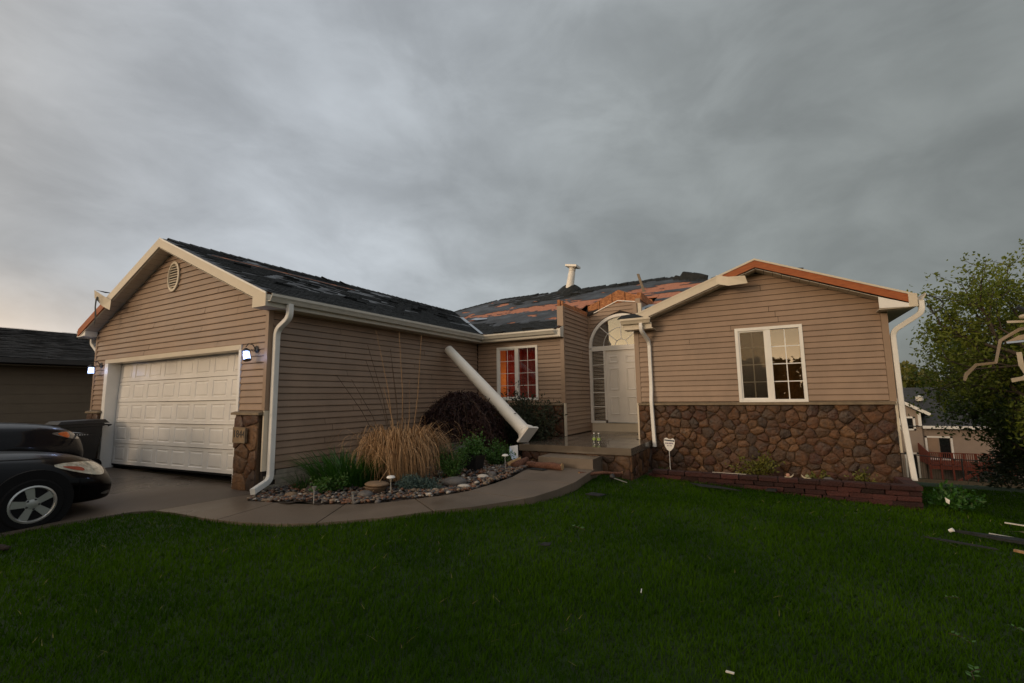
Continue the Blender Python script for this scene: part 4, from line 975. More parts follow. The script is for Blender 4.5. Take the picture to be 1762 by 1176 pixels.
# ------------------------------------------------------------------ retaining wall of the planter
mat('green_leaf', (.035, .10, .012), .5, .4, 9, col2=(.07, .17, .025), trans=.25)
mat('lily_leaf', (.022, .078, .009), .45, .4, 6, col2=(.05, .145, .016), trans=.2)
mat('yellow_leaf', (.10, .115, .012), .55, .4, 9, col2=(.17, .16, .02), trans=.25)
mat('red_leaf', (.018, .006, .006), .7, .5, 7, col2=(.040, .011, .009), trans=.15)
mat('dark_leaf', (.012, .018, .007), .7, .4, 7, col2=(.024, .034, .010), trans=.2)
mat('blue_leaf', (.045, .085, .075), .7, .35, 12, col2=(.09, .15, .13))
mat('straw', (.22, .115, .05), .8, .4, 30, col2=(.52, .33, .17), trans=.15)
mat('stem', (.05, .028, .015), .85, .3, 20)
mat('bark', (.06, .045, .032), .9, .35, 14, bump=.6, bs=30)
mat('pine_bark', (.05, .018, .010), .85, .5, 30, bump=1.0, bs=45, col2=(.22, .095, .055), stretch=(1.5, 1, 1))
mat('cut_wood', (.42, .27, .13), .8, .25, 12)
mat('river', (.6, .6, .6), .5, .3, 20, rvar=.12, ramp=[(.20, .15, .11), (.12, .12, .12), (.28, .13, .07), (.4, .37, .32), (.09, .085, .085)])
mat('river_mix', (.07, .06, .05), .5, .6, 9.5, col2=(.34, .22, .14), rvar=.15)
mat('rock_grey', (.10, .09, .085), .6, .3, 12, bump=.4, bs=30)
mat('rock_pale', (.46, .42, .37), .6, .2, 14, bump=.3, bs=30)
mat('clay', (.19, .125, .075), .7, .2, 14)
mat('snail_body', (.46, .39, .29), .6, .08); mat('snail_pink', (.42, .22, .15), .55, .1); mat('snail_green', (.20, .21, .10), .55, .1)
rw = thing('retaining_wall', 'low curved planter wall of dark red blocks below the wing window', 'wall', (0, 9.3, -.4))
variants = []
for k in range(5):
    m = MB(); L, D, H = .292, .19, .078; j = lambda: rng.uniform(-.010, .010)
    b_ = .012; P = []
    for z_, ins in ((0, b_), (b_, 0), (H - b_, 0), (H - .002, b_)): P += [(ins + j(), ins + j(), z_), (L - ins + j(), ins + j(), z_), (L - ins + j(), D - ins, z_), (ins + j(), D - ins, z_)]
    m.add(P, [(3, 2, 1, 0)] + [(r_ * 4 + i, r_ * 4 + (i + 1) % 4, r_ * 4 + 4 + (i + 1) % 4, r_ * 4 + 4 + i) for r_ in range(3) for i in range(4)] + [(12, 13, 14, 15)])
    variants.append(m.mesh('brick', 'brick'))
def brickrow(z, off, x0, x1, y, jut=0.0, ret=True):
    x = x0 + off
    while x < x1 - .28:
        dyc = .06 * max(0, (-1.6 - x)) ** 2
        o = link('brick', rng.choice(variants), rw, (x, y - jut + dyc + rng.uniform(-.006, .006), z)); o.rotation_euler = (rng.uniform(-.01, .01), rng.uniform(-.012, .012), rng.uniform(-.02, .02)); x += .300
    if ret:
        yy = y + .30
        while yy < YR - .15:
            o = link('brick', rng.choice(variants), rw, (x1 - .0, yy - .29 + rng.uniform(0, .01), z)); o.rotation_euler = (0, 0, R(90)); yy += .2965
for r_ in range(5):
    brickrow(-.191 - r_ * .080, (r_ % 2) * .14, -2.18 if r_ < 2 else (-.9, .1, .9)[r_ - 2], 1.86, 9.22, .0)
brickrow(-.110, .05, -2.16, 1.88, 9.205, .018)
MB().box(-2.3, 9.38, -.6, 1.72, YR - .07, -.17).build('planter_soil', 'soil', rw)

# ------------------------------------------------------------------ porch columns torn off by the storm
def column(name, label, base, top, L0=0.0, parts=('base', 'shaft', 'capital')):
    base, top = Vector(base), Vector(top); ax = (top - base); L = ax.length; ax.normalize()
    e1 = ax.cross(Vector((0, 1, 0))).normalized(); e2 = ax.cross(e1)
    t = thing(name, label, 'column', base)
    if 'base' in parts:
        MB().obox(base + ax * .03, e1 * .20, e2 * .20, ax * .022).build('plinth', 'column', t)
        MB().lathe([(.19, .06), (.195, .085), (.185, .11), (.155, .125), (.165, .145), (.155, .165), (.142, .19)], base, ax, 28).build('base_moulding', 'column', t, smooth=40)
    prof = [(.140, .0 if 'base' not in parts else .185), (.137, L * .35), (.122, L * .75), (.108, L - .10 if 'capital' in parts else L)]
    MB().lathe(prof, base, ax, 32).build('shaft', 'column', t, smooth=40)
    if 'capital' in parts:
        MB().lathe([(.112, L - .13), (.125, L - .12), (.125, L - .105), (.112, L - .095), (.115, L - .05), (.15, L - .015), (.15, L)], base, ax, 28).build('capital', 'column', t, smooth=40)
    return t, e1, e2, ax, L
column('porch_column', 'long white porch column fallen aslant against the garage side wall', (-4.50, 8.72, .585), (-6.86, 9.08, 2.57), parts=('base', 'shaft'))
t, e1, e2, ax, L = column('column_fragment', 'short white column end jammed upright in the main roof ridge', (-6.02, 14.95, 4.95), (-5.84, 14.95, 5.90), parts=('shaft', 'capital'))
MB().obox(Vector((-5.84, 14.95, 5.90)) + ax * .03, e1 * .21, e2 * .21, ax * .035).build('abacus', 'column', t)
m = MB(); n = 18
for k in range(3): pass
ringv = []
for r_, h in ((.52, -.02), (.40, .10), (.26, .22), (.15, .26)):
    for i in range(n):
        a = 2 * math.pi * i / n; rr_ = r_ * rng.uniform(.82, 1.15); y = 15.0 + rr_ * math.sin(a) * .8
        ringv.append((-6.0 + rr_ * math.cos(a), y, min(ZRDG, main_z(y)) - .02 + h * rng.uniform(.8, 1.15)))
m.add(ringv, [(r_ * n + i, r_ * n + (i + 1) % n, (r_ + 1) * n + (i + 1) % n, (r_ + 1) * n + i) for r_ in range(3) for i in range(n)])
m.build('buckled_shingles', 'shingle', roof)

# ------------------------------------------------------------------ wall lanterns
def lantern(label, mount, tilt, lean):
    t = thing('wall_lantern', label, 'lantern', mount, 'lit wall lanterns beside the garage door'); mx_, my_, mz_ = mount
    MB().lathe([(.0, 0), (.055, 0), (.06, .008), (.045, .02), (.0, .022)], (mx_, my_, mz_), (0, -1, 0), 16).build('wall_plate', 'dark_iron', t)
    hx, hy, hz = mx_ - .10 * lean, my_ - .14, mz_ + .0
    MB().tube([(mx_, my_ - .02, mz_), (mx_ - .02 * lean, my_ - .06, mz_ + .07), (mx_ - .07 * lean, my_ - .11, mz_ + .085), (hx, hy, hz + .03)], .008, 8).tube([(mx_, my_ - .02, mz_ - .01), (mx_ - .03 * lean, my_ - .05, mz_ - .04), (mx_ - .05 * lean, my_ - .07, mz_ + .0)], .005, 6).build('scroll_arm', 'dark_iron', t, smooth=True)
    ax = Vector((math.sin(tilt), 0, -math.cos(tilt))); b = Vector((hx, hy, hz))
    MB().lathe([(.0, -.015), (.02, -.01), (.06, .03), (.066, .045), (.05, .05)], b, ax, 20).build('cap', 'dark_iron', t, smooth=40)
    MB().lathe([(.044, .05), (.05, .18), (.0, .182)], b, ax, 20).build('globe', 'lit_lamp', t, smooth=40)
    e1 = ax.cross(Vector((0, 1, 0))).normalized(); e2 = ax.cross(e1); c = MB()
    for k in range(6):
        d = e1 * math.cos(k * math.pi / 3) + e2 * math.sin(k * math.pi / 3); c.tube([b + ax * .045 + d * .05, b + ax * .19 + d * .056], .0035, 5)
    c.lathe([(.058, .183), (.062, .19), (.055, .2), (.03, .2)], b, ax, 20).build('cage', 'dark_iron', t)
    L_ = bpy.data.lights.new('lantern_glow', 'POINT'); L_.energy = 2.0; L_.color = (.42, .55, 1.0); L_.shadow_soft_size = .05
    lo = bpy.data.objects.new('lantern_glow', L_); lo.location = b + ax * .125 + Vector((0, -.085, 0)); COL.objects.link(lo)
lantern('lit lantern hanging crooked on the wall right of the garage door', (-7.26, YG - .02, 2.22), R(18), .7)
lantern('lit lantern hanging straight on the wall left of the garage door', (-12.98, YG - .02, 2.22), 0, .9)

# ------------------------------------------------------------------ wheeled rubbish bin
bn = thing('wheelie_bin', 'black wheeled rubbish bin in front of the left garage pillar', 'bin', (-12.62, 4.07, 0))
bz = float(walkz(4.05)) - .06; cx, cy = -12.62, 4.05
m = MB(); rgs = []
for hw, hd, z_ in ((.23, .25, bz + .10), (.25, .28, bz + .45), (.29, .33, bz + .98), (.31, .35, bz + .985), (.31, .35, bz + 1.04), (.28, .32, bz + 1.04)): rgs += [(cx - hw, cy - hd, z_), (cx + hw, cy - hd, z_), (cx + hw, cy + hd, z_), (cx - hw, cy + hd, z_)]
m.add(rgs, [(3, 2, 1, 0)] + [(r_ * 4 + i, r_ * 4 + (i + 1) % 4, r_ * 4 + 4 + (i + 1) % 4, r_ * 4 + 4 + i) for r_ in range(5) for i in range(4)] + [(20, 21, 22, 23)]).build('tub', 'black_plastic', bn)
MB().hexa([(cx - .35, cy - .40, bz + 1.045), (cx + .35, cy - .40, bz + 1.045), (cx + .35, cy + .42, bz + 1.045), (cx - .35, cy + .42, bz + 1.045), (cx - .30, cy - .34, bz + 1.10), (cx + .30, cy - .34, bz + 1.10), (cx + .30, cy + .36, bz + 1.12), (cx - .30, cy + .36, bz + 1.12)]).build('lid', 'black_plastic', bn)
MB().tube([(cx - .28, cy + .42, bz + .98), (cx - .28, cy + .47, bz + 1.0), (cx + .28, cy + .47, bz + 1.0), (cx + .28, cy + .42, bz + .98)], .016, 8).build('handle', 'black_plastic', bn)
for s_ in (-1, 1): MB().lathe([(.0, 0), (.12, 0), (.13, .015), (.13, .045), (.12, .06), (0, .06)], (cx + s_ * .24 - .03, cy + .25, bz + .19), (1, 0, 0), 18).build('wheel', 'rubber', bn)
m = MB()
for i, wd in enumerate((.02, .012, .02, .024, .02, .016, .022)): m.box(cx + .285, cy - .16 + i * .04, bz + .81, cx + .292, cy - .16 + i * .04 + wd, bz + .845)
m.build('printed_mark', 'print_grey', bn)

# ------------------------------------------------------------------ parked cars
mat('paint_black', (.002, .002, .0025), .3, .1, 3, coat=.22, spec=.05)
mat('paint_grey', (.006, .006, .008), .35, .1, 3, coat=.28, spec=.08)
mat('car_glass', (.004, .005, .006), .05, 0)
mat('alloy', (.55, .55, .53), .32, .08, 6, metal=.75)
mat('alloy_dark', (.03, .03, .03), .5, .1)
mat('lamp_glass', (.22, .21, .17), .12, .25, 14, coat=1.0, col2=(.60, .58, .48))
mat('dark_lamp', (.10, .10, .10), .15, .2, 12, coat=1.0)
mat('amber', (.55, .11, .02), .25, .1, coat=.8)
mat('red_lamp', (.30, .05, .03), .25, .1, coat=.8)
mat('chrome', (.7, .7, .7), .15, .05, metal=1.0)
def car(label, ox, oy, yaw_, st, cab, paint, wheels, lamp, group):
    """stations along the length: y, half width low, half width mid, half width top, z low, z mid, z shoulder, z crown"""
    oz = float(walkz(oy)); root = bpy.data.objects.new('parked_car', None); COL.objects.link(root); ORG[root.name] = Vector((0, 0, 0)); tag(root, label, 'car', group)
    def half(s_): y, wl, wm, wt, zl, zm, zs, zc = s_; return [(0, zc), (wt * .55, zc - .012), (wt * .88, zs + .01), (wt, zs - .025), (wm, zm + .03), (wm, zm - .08), (wl, zl + .06), (wl * .92, zl), (0, zl)]
    m = MB(); nh = 9; full = []
    for s_ in st:
        h = half(s_); full.append([(x, s_[0], z_) for x, z_ in h] + [(-x, s_[0], z_) for x, z_ in h[-2:0:-1]])
    n = len(full[0]); m.add(sum(full, []), [(i * n + k, i * n + (k + 1) % n, (i + 1) * n + (k + 1) % n, (i + 1) * n + k) for i in range(len(full) - 1) for k in range(n)] + [tuple(range(n - 1, -1, -1)), tuple(range((len(full) - 1) * n, len(full) * n))])
    b = m.build('body', paint, root, smooth=True); sb = b.modifiers.new('s', 'SUBSURF'); sb.levels = 2; sb.render_levels = 2
    m = MB(); full = []
    for y, wb, wt, zb, zt in cab: full.append([(wb, y, zb), (wt, y, zt - .03), (wt * .8, y, zt), (0, y, zt + .015), (-wt * .8, y, zt), (-wt, y, zt - .03), (-wb, y, zb)])
    n = 7; m.add(sum(full, []), [(i * n + k, i * n + k + 1, (i + 1) * n + k + 1, (i + 1) * n + k) for i in range(len(full) - 1) for k in range(n - 1)] + [tuple(range(n)), tuple(range(len(full) * n - 1, (len(full) - 1) * n - 1, -1))])
    c = m.build('windows', 'car_glass', root, smooth=True); sb = c.modifiers.new('s', 'SUBSURF'); sb.levels = 2; sb.render_levels = 2
    yr0, yr1 = cab[2][0], cab[-3][0]; zt = cab[2][4]; wt = cab[2][2]
    MB().hexa([(-wt * .82, yr1, zt + .0), (wt * .82, yr1, zt + .0), (wt * .82, yr0, zt - .0), (-wt * .82, yr0, zt - .0), (-wt * .7, yr1, zt + .03), (wt * .7, yr1, zt + .03), (wt * .7, yr0, zt + .03), (-wt * .7, yr0, zt + .03)]).build('roof_panel', paint, root, smooth=30)
    for wy, wx, r_, rim in wheels:
        for s_ in (-1, 1):
            X0 = s_ * wx
            MB().lathe([(.0, 0), (r_ + .075, 0), (r_ + .075, .055), (.0, .055)], (X0 - s_ * .052, wy, r_ + .02), (s_, 0, 0), 32).build('wheel_arch', 'rubber', root)
            w_ = MB().lathe([(rim, .0), (r_ - .03, .0), (r_, .03), (r_, .17), (r_ - .03, .20), (rim + .012, .20), (rim, .185)], (X0 - s_ * .18, wy, r_), (s_, 0, 0), 40, cap=False).build('wheel', 'rubber', root, smooth=40)
            MB().lathe([(rim - .02, .12), (rim, .186), (rim + .010, .198), (rim - .008, .203), (rim - .022, .185), (rim - .03, .12)], (X0 - s_ * .18, wy, r_), (s_, 0, 0), 40, cap=False).build('rim', 'alloy', w_, smooth=40)
            MB().lathe([(.0, .07), (rim, .07), (rim, .09), (0, .09)], (X0 - s_ * .18, wy, r_), (s_, 0, 0), 28).build('brake_disc', 'alloy_dark', w_)
            for k in range(5):
                a = R(90 + 72 * k + 12); d = Vector((0, math.cos(a), math.sin(a))); q_ = Vector((0, -math.sin(a), math.cos(a))); o = Vector((X0 - s_ * .18, wy, r_)); e = Vector((s_, 0, 0))
                MB().hexa([o + d * .03 - q_ * .038 + e * .15, o + d * .03 + q_ * .038 + e * .15, o + d * (rim + .002) + q_ * .060 + e * .14, o + d * (rim + .002) - q_ * .060 + e * .14, o + d * .03 - q_ * .030 + e * .188, o + d * .03 + q_ * .030 + e * .188, o + d * (rim + .002) + q_ * .046 + e * .190, o + d * (rim + .002) - q_ * .046 + e * .190]).build('spoke', 'alloy', w_, smooth=20)
                a2 = a + R(36); d2 = Vector((0, math.cos(a2), math.sin(a2))); MB().lathe([(.0, 0), (.013, 0), (.011, .012), (0, .013)], o + d2 * .058 + e * .183, e, 10).build('wheel_bolt', 'alloy_dark', w_)
            MB().lathe([(.0, .145), (.085, .15), (.075, .185), (.035, .193), (.0, .193)], (X0 - s_ * .18, wy, r_), (s_, 0, 0), 20).build('hub', 'alloy', w_, smooth=30)
    for s_ in (-1, 1):      # lamps are patches laid on to the body skin
        for nm, mm, y0, y1, za, zb, hh in lamp:
            g_ = MB(); nu, nv = 22, 8
            for a_ in range(nu + 1):
                u_ = a_ / nu; hz_ = hh * max(.02, u_) ** .55 * max(.04, 1 - u_ ** 7) ** .5
                for b_ in range(nv + 1): g_.v.append((s_ * 1.3, y0 + (y1 - y0) * u_, za + (zb - za) * u_ + hz_ * (b_ / nv * 2 - 1)))
            g_.f = [(a_ * (nv + 1) + b_, (a_ + 1) * (nv + 1) + b_, (a_ + 1) * (nv + 1) + b_ + 1, a_ * (nv + 1) + b_ + 1) for a_ in range(nu) for b_ in range(nv)]; g_.m = [0] * len(g_.f)
            e = g_.build(nm, mm, root, smooth=True, recalc=False)
            sw = e.modifiers.new('wrap', 'SHRINKWRAP'); sw.target = b; sw.wrap_method = 'PROJECT'; sw.use_project_x = True; sw.use_negative_direction = s_ > 0; sw.use_positive_direction = s_ < 0; sw.offset = .008 if nm == 'headlight' else .013
    root.location = (ox, oy, oz); root.rotation_euler = (0, 0, yaw_)
    return root
coupe = [(-2.32, .55, .62, .50, .42, .62, .78, .82), (-2.20, .74, .82, .66, .28, .62, .90, .96), (-1.5, .82, .90, .72, .24, .62, .92, .98), (-.3, .82, .91, .76, .22, .60, .88, .95), (.75, .82, .91, .74, .22, .58, .84, .93), (1.3, .82, .905, .74, .21, .56, .80, .90), (1.68, .82, .90, .71, .19, .53, .755, .855), (1.92, .81, .885, .67, .18, .49, .70, .80), (2.08, .78, .84, .61, .18, .46, .655, .735), (2.19, .69, .735, .52, .19, .43, .60, .665), (2.24, .58, .62, .44, .21, .41, .55, .60), (2.26, .42, .46, .34, .25, .40, .49, .53)]
ccab = [(-1.65, .66, .60, .90, .92), (-1.1, .70, .58, .90, 1.24), (-.5, .73, .58, .90, 1.36), (.1, .74, .58, .90, 1.36), (.55, .74, .56, .90, 1.22), (1.0, .68, .6, .88, .93)]
car('black coupe with five spoke alloy wheels parked nose to the garage, nearest the lawn', -8.78, .82, R(0), coupe, ccab, 'paint_black', [(1.36, .925, .305, .208), (-1.36, .925, .305, .208)], [('headlight', 'lamp_glass', 1.58, 2.14, .715, .60, .10), ('turn_signal', 'red_lamp', 1.66, 1.88, .695, .635, .03), ('hood_seam', 'rubber', .55, 1.62, .868, .80, .004), ('bumper_seam', 'rubber', 1.80, 1.808, .42, .42, .17), ('side_marker', 'dark_lamp', 2.05, 2.17, .30, .30, .03)], 'cars parked on the driveway')
wagon = [(a_[0], a_[1], a_[2], a_[3], a_[4] + .04, a_[5] + .1, a_[6] + .14, a_[7] + .14) for a_ in [(-2.4, .60, .7, .62, .5, .75, .95, 1.0), (-2.3, .80, .88, .78, .35, .75, 1.02, 1.06), (-1.4, .86, .94, .82, .32, .72, 1.02, 1.08), (.5, .86, .94, .82, .32, .72, 1.0, 1.07), (1.2, .86, .94, .80, .32, .70, .98, 1.07), (1.85, .84, .92, .76, .33, .66, .94, 1.02), (2.2, .80, .87, .68, .34, .60, .86, .93), (2.34, .72, .77, .60, .36, .56, .74, .80), (2.40, .55, .6, .48, .40, .52, .64, .68)]]
wcab = [(a_[0], a_[1], a_[2], a_[3] + .12, a_[4] + .12) for a_ in [(-2.3, .76, .70, 1.0, 1.3), (-2.2, .78, .68, 1.0, 1.62), (-1.0, .80, .68, 1.0, 1.70), (.2, .80, .68, 1.0, 1.68), (.6, .80, .66, 1.0, 1.52), (1.15, .74, .70, 1.0, 1.08)]]
car('dark grey taller car parked behind the black coupe, farther from the lawn', -11.45, 1.22, R(0), wagon, wcab, 'paint_grey', [(1.42, .95, .35, .24), (-1.42, .95, .35, .24)], [('headlight', 'dark_lamp', 1.90, 2.33, .985, .915, .08), ('turn_signal', 'amber', 1.98, 2.14, .975, .945, .058)], 'cars parked on the driveway')
# ------------------------------------------------------------------ garden bed
def bz_(x, y): return float(walkz(y)) + .035 * fbm(x, y, 1.3)
# river stones: one mass of pebbles plus the few big rocks as things
pm = bmesh.new(); bmesh.ops.create_icosphere(pm, subdivisions=1, radius=1.0); icov = np.array([v.co[:] for v in pm.verts]); icof = np.array([[v.index for v in f.verts] for f in pm.faces]); pm.free()
npb = 8000; xx = nrg.uniform(-7, -3.85, npb * 2); yy = nrg.uniform(4.0, 9.4, npb * 2); k = inpoly(xx, yy, BED); xx, yy = xx[k], yy[k]
def dist_walk(x, y):
    d = np.full(len(x), 9.0)
    for (x1, y1), (x2, y2) in zip(INN[1:-1], INN[2:]):
        t = np.clip(((x - x1) * (x2 - x1) + (y - y1) * (y2 - y1)) / ((x2 - x1) ** 2 + (y2 - y1) ** 2), 0, 1); d = np.minimum(d, np.hypot(x - x1 - t * (x2 - x1), y - y1 - t * (y2 - y1)))
    return d
dw = dist_walk(xx, yy); k = (nrg.uniform(0, 1, len(xx)) < np.exp(-dw * 1.1)) & (dw > .03); xx, yy, dw = xx[k], yy[k], dw[k]
s_ = nrg.uniform(.012, .034, len(xx)) * (1 + .5 * (nrg.uniform(0, 1, len(xx)) < .08)); a = nrg.uniform(0, 6.28, len(xx))
sc = np.stack([s_ * nrg.uniform(1, 1.6, len(xx)), s_ * nrg.uniform(.7, 1.1, len(xx)), s_ * nrg.uniform(.45, .75, len(xx))], 1)
vv = icov[None] * sc[:, None, :] * nrg.uniform(.9, 1.1, (len(xx), len(icov), 1)); c_, n_ = np.cos(a)[:, None], np.sin(a)[:, None]
vv = np.stack([vv[..., 0] * c_ - vv[..., 1] * n_, vv[..., 0] * n_ + vv[..., 1] * c_, vv[..., 2]], -1)
zz = np.array([bz_(p, q_) for p, q_ in zip(xx, yy)]) + .012 + nrg.uniform(-.01, .02, len(xx)); vv += np.stack([xx, yy, zz], 1)[:, None, :]
# five stone colours in one mass
nm = len(xx); me = npmesh('river_stones', vv.reshape(-1, 3), (icof[None] + (np.arange(nm) * len(icov))[:, None, None]).reshape(-1), np.arange(nm * len(icof)) * 3, 'rock_grey', True)
for i_, (nm2, c1, c2) in enumerate((('peb_rust', (.10, .042, .022), (.20, .09, .045)), ('peb_tan', (.14, .10, .065), (.26, .19, .13)), ('peb_dark', (.03, .03, .033), (.07, .07, .073)), ('peb_pale', (.32, .29, .25), (.45, .41, .37)))):
    mat(nm2, c1, .42, .2, 14, col2=c2, rvar=.15); me.materials.append(MATS[nm2])
ci = nrg.choice(5, nm, p=[.24, .27, .2, .23, .06]); me.polygons.foreach_set('material_index', np.repeat(ci, len(icof)).astype(np.int32))
tag(link('river_stones', me), 'small mixed river stones spread along the inner edge of the walkway', 'stones', kind='stuff')
def rock(label, x, y, rx, ry, rz, m, rot=0, z=None):
    mb = MB().ball((0, 0, 0), rx, ry, rz, 16, 10); me_ = mb.mesh('river_rock', m, True)
    sd_ = rng.uniform(0, 50)
    for v in me_.vertices: v.co *= 1 + .16 * mnoise.noise(v.co * (1.2 / rx) * .5 + Vector((sd_, 0, 0)))
    o = link('river_rock', me_); o.location = (x, y, (bz_(x, y) if z is None else z) + rz * .55); o.rotation_euler = (0, 0, rot); return tag(o, label, 'rock', 'large rocks in the stone bed')
rock('large flat dark grey rock at the end of the blue green mat', -4.46, 6.05, .21, .15, .085, 'rock_grey', .4)
rock('white flat rock at the walkway edge right of the blue green mat', -4.22, 5.98, .10, .06, .04, 'rock_pale', .5)
rock('pale oblong rock in front of the black flowerpot', -4.28, 6.62, .105, .07, .045, 'rock_pale', .3)
rock('grey round rock next to the pale oblong rock', -4.26, 6.86, .085, .075, .06, 'rock_grey', .1)
rock('tall dark rounded boulder behind the black flowerpot', -5.25, 7.35, .22, .2, .26, 'rock_grey', .9)
rock('grey rock just left of the dry grass clump', -5.12, 4.86, .12, .09, .06, 'rock_grey', .2)
rock('small brown rock near the downspout outlet', -6.15, 4.42, .09, .07, .05, 'clay', .7)
t = thing('stone_bowl', 'shallow clay bowl capped by a flat tan stone in the bed', 'bowl', (-5.18, 5.12, 0))
z0 = bz_(-5.18, 5.12)
MB().lathe([(.0, 0), (.10, 0), (.14, .05), (.17, .09), (.15, .095), (.0, .09)], (-5.18, 5.12, z0), n=24).build('bowl', 'clay', t, smooth=40)
MB().ball((-5.17, 5.12, z0 + .125), .20, .15, .042, 18, 8, jit=.03).build('cap_stone', 'clay', t, smooth=True)

# ornamental grass gone dry
og = thing('dry_ornamental_grass', 'large drooping clump of dry straw coloured ornamental grass with tall stalks', 'ornamental grass', (-5.55, 6.02, .05))
def fountain(n, rmin, rmax, apex, fall, wid, seg=9):
    """blades that rise from the crown, arch over and hang"""
    a = nrg.uniform(0, 6.28, n); r0 = np.sqrt(nrg.uniform(0, 1, n)) * .24; reach = nrg.uniform(rmin, rmax, n); top = apex * nrg.uniform(.62, 1.08, n) * (1.12 - .32 * reach / rmax); end = nrg.uniform(*fall, n) * top
    az2 = a + nrg.normal(0, .25, n); rows = []; tw = az2 + 1.57 + nrg.normal(0, .55, n); sv_ = np.stack([np.cos(tw), np.sin(tw), np.zeros(n)], 1); ph = nrg.uniform(0, 6.28, n)
    for i in range(seg + 1):
        u_ = i / seg; rad = r0 + (reach - r0) * (1 - (1 - u_) ** 2.0) * (1 + .12 * np.sin(ph * 2)) ; h = .06 + np.where(u_ < .5, top * np.sin(u_ * np.pi), 0) if u_ < .5 else .06 + end + (top - end) * np.cos((u_ - .5) * np.pi) ** 1.0
        wob = .045 * u_ * np.sin(ph + 5 * u_) + .05 * u_ ** 2
        p = np.stack([-5.55 + rad * np.cos(az2) + wob, 6.02 + rad * np.sin(az2) + wob * .7, np.maximum(h, .05) + 0 * a], 1)
        wd = (wid * .5 * (1 - .85 * u_ ** 2)); rows += [p - sv_ * wd, p + sv_ * wd]
    co = np.stack(rows, 1).reshape(-1, 3); b = (np.arange(n) * 2 * (seg + 1))[:, None]
    qd = np.stack([b + np.array([2 * i, 2 * i + 1, 2 * i + 3, 2 * i + 2])[None] for i in range(seg)], 1).reshape(-1, 4)
    return stuffpart(link('blade', npmesh('blade', co, qd.ravel(), np.arange(len(qd)) * 4, 'straw'), og))
fountain(560, .34, .78, .88, (.0, .40), .016)
fountain(240, .5, .95, .90, (.15, .65), .013)
fountain(420, .22, .55, .80, (.0, .12), .017)
fountain(130, .65, 1.3, 1.02, (.35, .95), .010)
for (tx, ty, tz, bx_, dk) in ((-6.20, 6.05, 2.62, -5.62, 0), (-5.60, 6.0, 2.55, -5.52, 0), (-5.14, 6.05, 2.46, -5.35, 0), (-7.1, 5.85, 1.95, -5.8, 1), (-6.5, 6.1, 2.1, -5.65, 1), (-6.75, 6.0, 1.75, -5.75, 1), (-5.95, 6.2, 2.0, -5.6, 1), (-5.75, 5.95, 2.25, -5.58, 1), (-5.62, 6.1, 1.9, -5.55, 1), (-6.25, 5.9, 2.35, -5.66, 1), (-5.9, 5.95, 1.6, -5.6, 0), (-5.4, 6.05, 1.7, -5.45, 0)):
    b0 = Vector((bx_, 6.02, .3)); t0 = Vector((tx, ty, tz)); mid = b0.lerp(t0, .5) + Vector((.05, 0, .06))
    MB().tube([b0, mid, t0], [.007, .0055, .003], 5).build('stalk', 'stem' if dk else 'straw', og)
for p0, p1 in (((-5.35, 5.5, .62), (-4.92, 5.16, .06)), ((-5.14, 5.33, .36), (-5.1, 4.95, .05)), ((-5.8, 5.45, .75), (-5.14, 5.33, .36))): MB().tube([p0, p1], .006, 5).build('broken_stalk', 'straw', og)

def strap_plant(name, label, x, y, n, ln, wid, m, rad=.2, lean=(.15, .6), droop=(.2, .6), cat='plant'):
    t = thing(name, label, cat, (x, y, bz_(x, y))); a = nrg.uniform(0, 6.28, n); r_ = np.sqrt(nrg.uniform(0, 1, n)) * rad
    base = np.stack([x + r_ * np.cos(a), y + r_ * np.sin(a), np.full(n, bz_(x, y))], 1)
    stuffpart(blades('leaf_blades', base, a + nrg.normal(0, .5, n), nrg.uniform(ln * .65, ln, n), nrg.uniform(*lean, n), nrg.uniform(*droop, n), nrg.uniform(wid * .7, wid, n), m, 5, t)); return t
strap_plant('daylily', 'dark green strap leaved clump against the garage side wall', -6.15, 5.45, 420, .80, .036, 'lily_leaf', .50)
strap_plant('young_daylily', 'small tuft of strap leaves between garage corner and large green clump', -6.55, 4.95, 60, .42, .012, 'lily_leaf', .16)
def leafy(name, label, x, y, rx, ry, h, n, size, m, stems=14, cat='plant', z=None, aspect=.5, group=None):
    z0 = bz_(x, y) if z is None else z; t = thing(name, label, cat, (x, y, z0), group); sm = MB(); tips = []
    for i in range(stems):
        a = rng.uniform(0, 6.28); q_ = math.sqrt(rng.random()); tp = Vector((x + rx * q_ * math.cos(a), y + ry * q_ * math.sin(a), z0 + h * rng.uniform(.45, 1.0) * (1 - .45 * q_ * q_)))
        b0 = Vector((x + rx * .25 * q_ * math.cos(a), y + ry * .25 * q_ * math.sin(a), z0)); sm.tube([b0, b0.lerp(tp, .5) + Vector((0, 0, h * .06)), tp], [.006, .005, .002], 5); tips.append((b0, tp))
    sm.build('stems', 'stem', t)
    P = []
    for i in range(n):
        b0, tp = rng.choice(tips); u_ = rng.random() ** .6; p = b0.lerp(tp, u_); sp = .16 * (rx + ry) * (.4 + .6 * u_); P.append((p.x + rng.gauss(0, sp * .5), p.y + rng.gauss(0, sp * .5), max(z0 + .02, p.z + rng.gauss(0, sp * .35))))
    stuffpart(leaves('leaves', np.array(P), nrg.uniform(size * .6, size * 1.2, n), m, t, aspect, dirs=np.array([0, 0, .5]))); return t
leafy('leafy_perennial', 'low light green leafy mound in front of the strap leaved clump', -5.86, 4.84, .36, .22, .30, 900, .055, 'green_leaf')
leafy('feathery_perennial', 'bright green feathery bush right of the dry grass', -4.78, 6.45, .30, .28, .60, 2600, .05, 'green_leaf', 26, aspect=.28)
leafy('green_shrub', 'low green shrub between flowerpot and porch', -4.72, 7.85, .34, .30, .50, 1500, .055, 'green_leaf', 22, aspect=.4)
